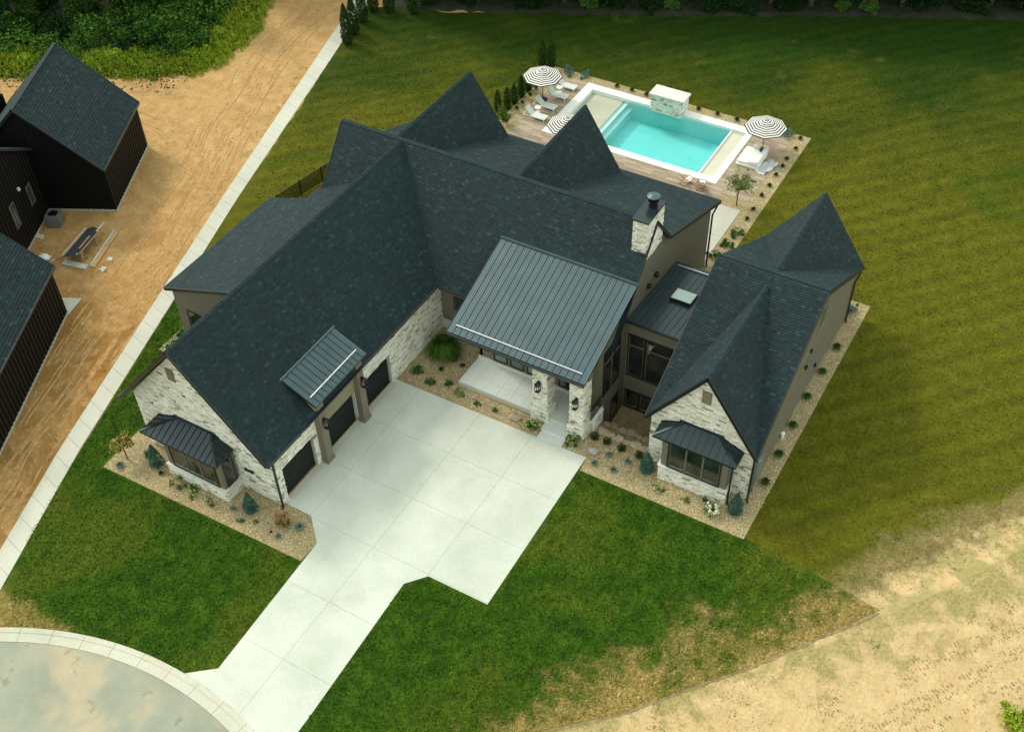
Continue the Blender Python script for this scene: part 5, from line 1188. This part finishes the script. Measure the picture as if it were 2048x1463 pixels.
def sawhorse(x, y_, rz, label, first=None):
    if first: c = copy_tree(first); c.location = (x, y_, -.02); c.rotation_euler = (0, 0, rz); c['label'] = label; return c
    o = empty('sawhorse', (0, 0, 0), local=True); o.location = (x, y_, -.02); o.rotation_euler = (0, 0, rz); tag(o, label, 'sawhorse', 'timber sawhorses under the board pile')
    MB().bar((-.6, 0, .72), (.6, 0, .72), .05, .10).build('beam', M['wood'], o)
    for a in (-.5, .5):
        for s in (-.32, .32): MB().bar((a, s*.1, .70), (a*1.1, s, 0), .09, .04).build('leg', M['wood'], o)
        MB().bar((a*1.06, -.2, .3), (a*1.06, .2, .3), .03, .07).build('brace', M['wood'], o)
    KID[o.name] = kids(o); return o
dv = Vector((-.24, .97, 0)).normalized(); sv = Vector((dv.y, -dv.x, 0))
A0 = Vector((-41.95, -.75, 0)); 
sh1 = sawhorse(-40.35, -1.15, R(14), 'timber sawhorse at the lower end of the board pile'); sawhorse(-40.85, .8, R(14), 'timber sawhorse at the upper end of the board pile', sh1)
bb = [('darkboard', 'dark siding board', -.36, 2.5, .16), ('darkboard', 'dark siding board', -.18, 2.6, .16), ('darkboard', 'dark siding board', .0, 2.45, .16), ('darkboard', 'dark siding board', .18, 2.55, .17), ('wood', 'narrow raw lumber strip', -.52, 2.3, .07), ('board', 'pale grey trim board', -.63, 2.4, .08), ('darkboard', 'short dark board', .36, 2.0, .15), ('wood', 'raw lumber edge strip', .50, 2.1, .05), ('wood', 'short yellow lumber strip lying on top', .22, 1.1, .09), ('board', 'pale board end sticking out at the top', .34, 2.9, .10)]
wh = ['leftmost of the dark ones', 'second of the dark ones', 'in the middle of the pile', 'right of the middle', 'at the left edge', 'outermost on the left', 'at the right side', 'at the right edge', 'of the pile', 'of the pile']
for i, (mt_, lb_, off, L, wd) in enumerate(bb):
    c = Vector((-40.6, -.2, .0))+sv*off+dv*(.12*((i*7) % 5-2)*.4+(.5 if i == 9 else 0)); z = .80 if i != 8 else .86
    o = MB().bar(c-dv*L*.66+Vector((0, 0, z)), c+dv*L*.66+Vector((0, 0, z+.02)), wd, .03+.01*(i % 3)).build('board', M[mt_], None)
    tag(o, lb_+' on the sawhorses, '+wh[i], 'board', 'boards piled on the sawhorses')
def lie(p, q, wd, h, mat, label, z=0.0, name='plank', cat='plank'):
    p, q = Vector((*p, z+h/2-.02)), Vector((*q, z+h/2-.02)); return tag(MB().bar(p, q, wd, h).build(name, M[mat], None), label, cat)
lie((-41.0, -1.95), (-39.1, -1.55), .5, .12, 'board', 'wide grey foam board lying flat on the sand', name='foam_board', cat='foam board')
lie((-38.75, -1.35), (-40.1, 2.45), .34, .12, 'wood', 'long wide timber beam lying on the sand', name='timber_beam', cat='beam')
lie((-38.98, -1.30), (-40.35, 2.45), .10, .16, 'board', 'thin grey strip along the left edge of the long beam')
lie((-40.2, 2.4), (-39.9, 3.7), .06, .06, 'wood', 'thin stick beyond the upper end of the long beam', name='stick', cat='stick')
lie((-41.9, -2.3), (-41.5, -1.2), .12, .08, 'board', 'pale scrap strip at the lower left of the sawhorses')
lie((-41.75, -2.0), (-41.3, -1.0), .10, .12, 'wood', 'raw lumber scrap leaning at the lower sawhorse')
lie((-45.3, -.6), (-44.5, -.45), .10, .08, 'white', 'upper white pipe length by the black house wall', name='pipe', cat='pipe'); lie((-45.2, -.82), (-44.4, -.66), .10, .08, 'white', 'lower white pipe length by the black house wall', name='pipe', cat='pipe')
cloth('plastic_sheet', -42.6, -2.2, .9, .6, .3, M['white'], 'crumpled white plastic sheet beside the lower black wing', 'plastic', -.02, .2, 8)
cloth('plastic_bag', -38.3, -.1, .4, .3, .9, M['white'], 'small white plastic scrap right of the long beam', 'plastic', -.02, .15, 12); cloth('plastic_bag', -37.9, -1.15, .42, .36, 2.0, M['white'], 'white plastic scrap below the end of the long beam', 'plastic', -.02, .2, 15)
q = random.Random(31)
for x, y_, s_ in ((25.9, -4.9, .8), (27.2, -3.6, .9)):
    o = empty('bush', (x, y_, -.02), q.random()*6, True); blob(1.0*s_, .5*s_, 900, .10, int(x), lumps=8).build('foliage', M['leaf_tall'], o); MB().tube((0, 0, 0), (.1, 0, .5), .03).build('stems', M['bark'], o)
    tag(o, ('yellow green bush at the lower right edge of the sand', 'yellow green bush just beyond the lower right corner')[s_ > .85], 'bush')
# pressed tyre tread marks running over the pale sand
tm = MB(); dd = Vector((.58, .815, 0)); nn_ = Vector((.815, -.58, 0))
for i in range(34):
    base = Vector((12.0, -14.0, 0))+nn_*(i*.62+q.uniform(-.2, .2)+1.2)+dd*q.uniform(-2, 2); ang = q.uniform(-.07, .07); d2 = Vector((dd.x*math.cos(ang)-dd.y*math.sin(ang), dd.x*math.sin(ang)+dd.y*math.cos(ang), 0)); n2_ = Vector((d2.y, -d2.x, 0)); l = 0
    while l < 32:
        p = base+d2*l; l += .21
        if noise.noise(Vector((p.x*.45, p.y*.45, 5+i*.31))) < -.08 or -.740*p.x+.672*p.y+16 > -1.2 or -.82*p.x+.574*p.y+15.2 > -.3: continue
        rx = q.gauss(0, .35); rm = Matrix.Rotation(rx, 3, 'Z'); a, b = rm@(n2_*q.uniform(.04, .15)), rm@(d2*q.uniform(.025, .075)); z = -.019
        if q.random() < .2: continue
        off = n2_*q.gauss(0, .09); c = p+off
        tm.add([(c-a-b)+Vector((0, 0, z)), (c+a-b)+Vector((0, 0, z)), (c+a+b)+Vector((0, 0, z)), (c-a+b)+Vector((0, 0, z)), (c-a*.5)+Vector((0, 0, z+.03)), (c+a*.5)+Vector((0, 0, z+.03))], [(0, 1, 5, 4), (1, 2, 5), (2, 3, 4, 5), (3, 0, 4)], q.random())
tag(tm.build('tread_marks', flat('tread_sand', (.33, .225, .105), .95, var=.25)), 'broken rows of tyre tread marks in the pale sand', 'tracks', kind='stuff')  # tread bits coloured darker than the sand around them
# wheel ruts in the orange sand next door
ru = MB()
RUT = [(-28.6, -23), (-31.6, -12), (-33.6, -5.0), (-35.8, 2.0), (-39.0, 10.0), (-42.3, 18.0), (-45.0, 25.0), (-46.6, 31), (-47.2, 38)]
RUT2 = [(-37.0, 4.2), (-40.5, 11.5), (-46.5, 14.2), (-53, 14.6), (-60, 12.4), (-68, 8)]
for line, cnt, sp in ((RUT, 26, 4.4), (RUT2, 14, 3.6)):
    for i in range(cnt):
        o0 = (i/(cnt-1)-.5)*sp+q.uniform(-.1, .1); w = q.uniform(.05, .11); prev = None
        for (xa, ya), (xb, yb) in zip(line, line[1:]):
            L_ = math.hypot(xb-xa, yb-ya); nx, ny = -(yb-ya)/L_, (xb-xa)/L_; n_ = int(L_/.35)
            for k in range(n_):
                f = k/n_; x, y_ = xa+(xb-xa)*f, ya+(yb-ya)*f; wob = o0+.55*noise.noise(Vector((x*.16, y_*.16, i*.13)))+.06*noise.noise(Vector((x*2, y_*2, i)))
                c = Vector((x+nx*wob, y_+ny*wob, -.022)); s_ = Vector((nx, ny, 0))*w*(1+.6*noise.noise(Vector((x, y_, i+9.)))); on = noise.noise(Vector((x*.22, y_*.22, i*.7+30))) > .10
                if prev and on: a, sa = prev; ru.add([a-sa, a+Vector((0, 0, .045)), a+sa, c-s_, c+Vector((0, 0, .045)), c+s_], [(0, 1, 4, 3), (1, 2, 5, 4)], q.random())
                prev = (c, s_) if on else None
tag(ru.build('wheel_ruts', M['rut']), 'shallow wheel ruts pressed along the orange sand road', 'ruts', kind='stuff')
# dark soil lip along the lower edge of the front lawn
lp = [(-4.2, -26.2), (2.0, -20.55), (8.95, -14.05), (13.66, -8.35), (18.5, -1.85)]; v = []
for (xa, ya), (xb, yb) in zip(lp, lp[1:]):
    for i in range(40):
        f = i/40; nx, ny = (yb-ya), -(xb-xa); L_ = math.hypot(nx, ny); e_ = noise.noise(Vector((f*9, xa, 0))); w1 = .07+.09*e_+q.uniform(-.02, .05); w0 = .05+.12*noise.noise(Vector((f*7, xa, 4)))+q.uniform(-.03, .04); v.append(((xa+(xb-xa)*f-nx/L_*w0, ya+(yb-ya)*f-ny/L_*w0), (xa+(xb-xa)*f+nx/L_*w1, ya+(yb-ya)*f+ny/L_*w1)))
mb = MB()
for (a, b), (c, d) in zip(v, v[1:]): mb.add([(*a, .03), (*b, -.018), (*d, -.018), (*c, .03)], [(0, 1, 2, 3)], .5)
tag(mb.build('soil_edge', M['soil']), kind='structure')
# small orange survey flag on the pale sand
sfl = empty('marker_flag', (9.2, -13.4, 0)); tag(sfl, 'tiny orange survey flag on the sand below the front lawn', 'flag')
mt_f = flat('flag_orange', (.75, .10, .03), .7); MB().bar((8.85, -14.2, -.02), (8.85, -14.2, .4), .012, .012).build('wire', M['black'], sfl); MB().box(8.85, 9.0, -14.205, -14.2, .3, .4).build('flag', mt_f, sfl)

M['leaf_weed'] = leafm('leaf_weed', (.05, .08, .02), (.11, .14, .035), (.20, .20, .07))
# clods, weeds and dirt clumps on the bare ground
cl = MB(); wd_ = MB(); q = random.Random(5)
def clod(x, y_, s, z=-.02): 
    a = q.random()*3; c_, s_ = math.cos(a)*s, math.sin(a)*s*.6
    cl.add([(x+c_, y_+s_, z), (x-s_, y_+c_*.6, z), (x-c_, y_-s_, z), (x+s_, y_-c_*.6, z), (x, y_, z+s*.6)], [(0, 1, 4), (1, 2, 4), (2, 3, 4), (3, 0, 4)], q.random())
def weed(x, y_, s):
    for _ in range(7): leaf(wd_, (x+q.gauss(0, s*.9), y_+q.gauss(0, s*.9), .0+q.random()*s*.12), .045, q, q.random())
for _ in range(5200):
    x, y_ = q.uniform(-48, -26), q.uniform(-24, 34)
    if x < poly_at(LL, y_)[0]-.3 and not (-46 < x < -36 and -26 < y_ < 12 and x < -36.9-(y_+5.76)*.5): clod(x, y_, q.uniform(.03, .09))
for _ in range(9000):
    x, y_ = q.uniform(6, 40), q.uniform(-22, 14)
    if -.82*x+.574*y_+15.2 < .6 and (-.740*x+.672*y_+16.0) < -.2 and noise.noise(Vector((x*.5, y_*.5, 3))) > -.05: clod(x, y_, q.uniform(.03, .085))
for _ in range(900):
    x, y_ = q.uniform(-60, -27), q.uniform(-24, 30)
    if x < poly_at(LL, y_)[0]-.25 and noise.noise(Vector((x*.35, y_*.35, 9))) > .12: weed(x, y_, q.uniform(.1, .35))
for _ in range(90): y_ = q.uniform(-20, 30); weed(poly_at(LL, y_)[0]-q.uniform(.1, .9), y_, .15)
for _ in range(3000):
    x, y_ = q.uniform(4, 36), q.uniform(-24, 10); d_ = -.740*x+.672*y_+16.0
    if -.82*x+.574*y_+15.2 < .8 and -9 < d_ < -.1 and noise.noise(Vector((x*.4, y_*.4, 7))) > .02+(-d_)*.03: weed(x, y_, q.uniform(.1, .3))
tag(cl.build('dirt_clods', M['pebble']), 'crumbled dirt clods over the bare sandy ground', 'dirt', kind='stuff')
tag(wd_.build('weeds', M['leaf_weed']), 'sparse weeds growing on the bare sandy ground', 'weeds', kind='stuff')

# ------------------------------------------------------------------ brush and wood along the top
sheet('forest_floor', [(-120, -3), (-65, 13.4), (-59.2, 17.0), (-53.3, 19.8), (-50.3, 22.0), (-49.3, 25.0), (-50, 30.5), (-52.6, 36.0), (-58, 60), (-140, 90)], [], -.006, M['forest_floor'], jit=.25, seed=9)
sheet('forest_floor', [(-43.5, 40.8), (-40, 40.2), (-30.4, 44.4), (-19, 50.0), (-3, 58.2), (14, 66.2), (70, 96), (90, 190), (-60, 120), (-52, 60)], [], -.006, M['forest_floor'], jit=.3, seed=10)
def tree_proto(v):
    rr = random.Random(900+v); o = empty('tree', (0, 0, 0), local=True); h = (13, 15, 11)[v]; tr = MB(); lf = MB()
    top = Vector((rr.uniform(-.5, .5), rr.uniform(-.5, .5), h*.75)); tr.tube((0, 0, -.1), top*.45, .24, .17, 8); tr.tube(top*.45, top, .17, .06, 8)
    for i in range(15):
        z = h*rr.uniform(.12, .72); a = rr.random()*6.28; l = rr.uniform(1.6, 3.6)*(1-.35*z/h); b = Vector((0, 0, z)); e = b+Vector((l*math.cos(a), l*math.sin(a), l*rr.uniform(.1, .5))); tr.tube(b, e, .06, .02, 5)
        for c in (e, b.lerp(e, .6)):
            rad = rr.uniform(.9, 1.6)
            for j in range(190):
                d = Vector((rr.gauss(0, 1), rr.gauss(0, 1), rr.gauss(0, .7))).normalized()*rad*(rr.random()**.4); leaf(lf, c+d, rr.uniform(.11, .24), rr, min(1, max(0, rr.gauss(.4, .25))))
    for j in range(1500):
        d = Vector((rr.gauss(0, 1), rr.gauss(0, 1), rr.gauss(0, .8))).normalized()*(rr.random()**.4); p = Vector((d.x*2.7, d.y*2.7, h*.8+d.z*h*.26)); leaf(lf, p, rr.uniform(.14, .28), rr, min(1, max(0, rr.gauss(.4, .25))))
    lf.build('crown', M['leaf_dark'] if v != 1 else M['leaf_mid'], o); tr.build('trunk', M['bark'], o); KID[o.name] = kids(o)
    return tag(o, 'tall dark broadleaf tree in the wood along the top', 'tree', 'broadleaf trees of the wood')
TP = [tree_proto(v) for v in range(3)]; used = [False]*3; q = random.Random(77)
def put_tree(x, y_, s=1.0):
    v = q.randrange(3); o = TP[v] if not used[v] else copy_tree(TP[v]); used[v] = True
    o.location = (x, y_, -.02); o.rotation_euler = (0, 0, q.random()*6.28); s *= q.uniform(.85, 1.15); o.scale = (s, s, s)
EDGE = [(-41, 41.5), (-30.4, 46.0), (-19, 51.5), (-3, 59.6), (14, 68.0), (34, 78)]
for row, (off, stp) in enumerate(((1.2, 2.6), (4.2, 3.0), (8.0, 3.6), (12.5, 4.5))):
    for (xa, ya), (xb, yb) in zip(EDGE, EDGE[1:]):
        L = math.hypot(xb-xa, yb-ya); nx, ny = -(yb-ya)/L, (xb-xa)/L; k = int(L/stp)
        for i in range(k):
            f = (i+q.random()*.7)/k; o_ = off+q.uniform(-.6, .9); put_tree(xa+(xb-xa)*f+nx*o_, ya+(yb-ya)*f+ny*o_)
for x, y_, s in ((-56, 31, .8), (-60.5, 27.5, .85), (-65, 25, .9), (-70, 21, .9), (-62, 33, 1), (-68, 30, 1), (-75, 25, 1), (-57, 37, .9), (-66, 37, 1), (-75, 33, 1), (-80, 22, 1), (-53.5, 38.5, .8), (-55, 43, .9), (-52, 48, 1)): put_tree(x, y_, s)
# shrubs of the thicket and the wood edge
def bush_proto(v):
    rr = random.Random(500+v); o = empty('bush', (0, 0, 0), local=True); mb = blob(1.25, .72, 1500, .12, 60+v, lumps=9)
    mb.build('foliage', M[('leaf_thick', 'leaf_dark', 'leaf_mid', 'leaf_tall')[v]], o)
    st = MB()
    for i in range(5): a = rr.random()*6.28; st.tube((0, 0, -.02), (.7*math.cos(a), .7*math.sin(a), .9), .03, .015, 5)
    st.build('stems', M['bark'], o); KID[o.name] = kids(o); return tag(o, ('mid green wild bush in the thicket at the top left', 'dark wild bush at the foot of the wood', 'mid green wild bush in the thicket at the top left', 'yellow green wild bush at the lower rim of the thicket')[v], 'bush', ('mid green thicket bushes', 'dark bushes at the foot of the wood', 'mid green thicket bushes', 'yellow green thicket bushes')[v])
BP = [bush_proto(v) for v in range(4)]; bu = [False]*4
def put_bush(v, x, y_, s):
    o = BP[v] if not bu[v] else copy_tree(BP[v]); bu[v] = True
    o.location = (x, y_, -.02); o.rotation_euler = (0, 0, q.random()*6.28); o.scale = (s*q.uniform(.8, 1.3), s*q.uniform(.8, 1.3), s*q.uniform(.7, 1.3))
B0 = [(-76, 7.5), (-64.5, 13.0), (-58.6, 16.6), (-52.6, 19.4), (-49.4, 21.6), (-48.4, 24.5), (-49.2, 30.5), (-52, 36)]
def along(pl, n, off, fn):
    for (xa, ya), (xb, yb) in zip(pl, pl[1:]):
        L = math.hypot(xb-xa, yb-ya); nx, ny = -(yb-ya)/L, (xb-xa)/L; k = max(1, int(L*n))
        for i in range(k): f = (i+q.random())/k; o_ = off+q.uniform(-.5, .5); fn(xa+(xb-xa)*f+nx*o_, ya+(yb-ya)*f+ny*o_)
for off, n in ((2.8, .45), (4.6, .5), (6.4, .5), (8.4, .5), (10.6, .45), (13, .4)): along(B0, n, off, lambda x, y_: put_bush(q.choice((0, 2, 1, 0)) if off > 4 else q.choice((3, 3, 0)), x, y_, q.uniform(.75, 1.5) if off > 4 else q.uniform(.5, .8)))
along(EDGE, .36, .1, lambda x, y_: put_bush(q.choice((1, 1, 0)), x, y_, q.uniform(.45, .95))); along(EDGE, .4, 2.6, lambda x, y_: put_bush(1, x, y_, q.uniform(.8, 1.3)))
# tall grass rim and undergrowth
ug = MB()
def gclump(x, y_, h, mbx):
    for _ in range(9):
        a = q.random()*6.28; l = h*q.uniform(.2, .7); d = Vector((math.cos(a), math.sin(a), 0)); s = Vector((-d.y, d.x, 0))*.022; b = Vector((x+q.gauss(0, .1), y_+q.gauss(0, .1), -.01))
        mbx.add([b-s, b+s, b+d*l*.5+Vector((0, 0, h*q.uniform(.7, 1))), b+d*l+Vector((0, 0, h*.5))], [(0, 1, 2), (1, 3, 2)], q.random())
for off, n, h in ((.4, 5, .35), (.9, 6, .5), (1.4, 6, .6), (1.9, 8, .65), (2.4, 8, .7), (2.9, 8, .7), (3.4, 8, .8), (4.0, 7, .8), (4.8, 6, .8)): along(B0, n, off, lambda x, y_: gclump(x, y_, h*q.uniform(.7, 1.3), ug))
tag(ug.build('tall_grass', M['leaf_tall']), 'tall yellow green grass rimming the thicket at the top left', 'grass', kind='stuff')
u2 = MB()
for _ in range(16000):
    x, y_ = q.uniform(-84, -47), q.uniform(9, 48)
    if x*-.44+y_*.9 > 38.5-(x+60)*.05*0 and x < -49.5+(y_-21)*-.18: leaf(u2, (x, y_, .1+q.random()*.9), .13, q, q.random())
for (xa, ya), (xb, yb) in zip(EDGE, EDGE[1:]):
    for _ in range(2600):
        f = q.random(); o_ = q.uniform(-.8, 9); leaf(u2, (xa+(xb-xa)*f-.44*o_, ya+(yb-ya)*f+.9*o_, .05+abs(q.gauss(0, .35))), .11, q, q.random())
tag(u2.build('undergrowth', M['leaf_dark']), 'dark leafy undergrowth on the floor of the wood', 'undergrowth', kind='stuff')

# short grass blades over the lawns
def in_poly(x, y_, pl):
    c_ = False; j = len(pl)-1
    for i in range(len(pl)):
        if (pl[i][1] > y_) != (pl[j][1] > y_) and x < (pl[j][0]-pl[i][0])*(y_-pl[i][1])/(pl[j][1]-pl[i][1])+pl[i][0]: c_ = not c_
        j = i
    return c_
FL1 = [(-25.0, -20.2), (-31.8, 0.6), (-28, 0.6), (-25.2, -10.5), (-25.1, -14.75), (-10.35, -14.4), (-10.0, -21.66), (-11.24, -22.85), (-16.3, -23.4), (-21.6, -25.5)]
FL2 = [(-4.15, -23.0), (-4.4, -12.7), (-3.5, -11.75), (.2, -11.75), (.25, -1.15), (10.4, -1.2), (18.2, -1.9), (13.6, -8.3), (8.8, -14.0), (2, -20.5), (-3.6, -25.6)]
BL1 = [(10.7, -1.1), (18.5, -1.8), (24, 7), (60, 58), (50, 78), (14, 66), (-30.4, 44.3), (-41.4, 38), (-36.9, 17.4), (-29.5, 1.5), (-27.5, 5.8), (-23, 20), (-22.95, 38.1), (.45, 38.1), (.5, 22.4), (1.0, 20.2), (9.2, 20.2), (10.7, 21.2)]
def blades(pl, n, mat, seed, sz, zb):
    rr = random.Random(seed); x0_, x1_ = min(p[0] for p in pl), max(p[0] for p in pl); y0_, y1_ = min(p[1] for p in pl), max(p[1] for p in pl)
    vs_, fs_, ts_ = [], [], []; k = 0
    while k < n:
        x, y_ = rr.uniform(x0_, x1_), rr.uniform(y0_, y1_)
        if not in_poly(x, y_, pl): continue
        a = rr.random()*6.28; s_ = sz*rr.uniform(.6, 1.5); dx, dy = math.cos(a)*s_, math.sin(a)*s_; lx, ly = rr.gauss(0, s_), rr.gauss(0, s_); b = len(vs_); h_ = s_*rr.uniform(.5, 1.1)
        vs_ += [(x-dx, y_-dy, zb), (x+dx, y_+dy, zb), (x+lx, y_+ly, zb+h_)]; fs_.append((b, b+1, b+2)); ts_.append(rr.random()); k += 1
    mb = MB(); mb.v, mb.f, mb.t, mb.m = vs_, fs_, ts_, [0]*len(fs_)
    return mb.build('grass', mat)
tag(blades(FL1, 26000, M['blade_f'], 1, .055, .0), 'short bright green turf of the front lawn left of the driveway', 'grass', kind='stuff')
tag(blades(FL2, 38000, M['blade_f'], 2, .055, .0), 'short green and straw turf of the front lawn right of the driveway', 'grass', kind='stuff')
tag(blades(BL1, 130000, M['blade_b'], 3, .055, -.012), 'short olive turf of the wide back and side lawn', 'grass', kind='stuff')
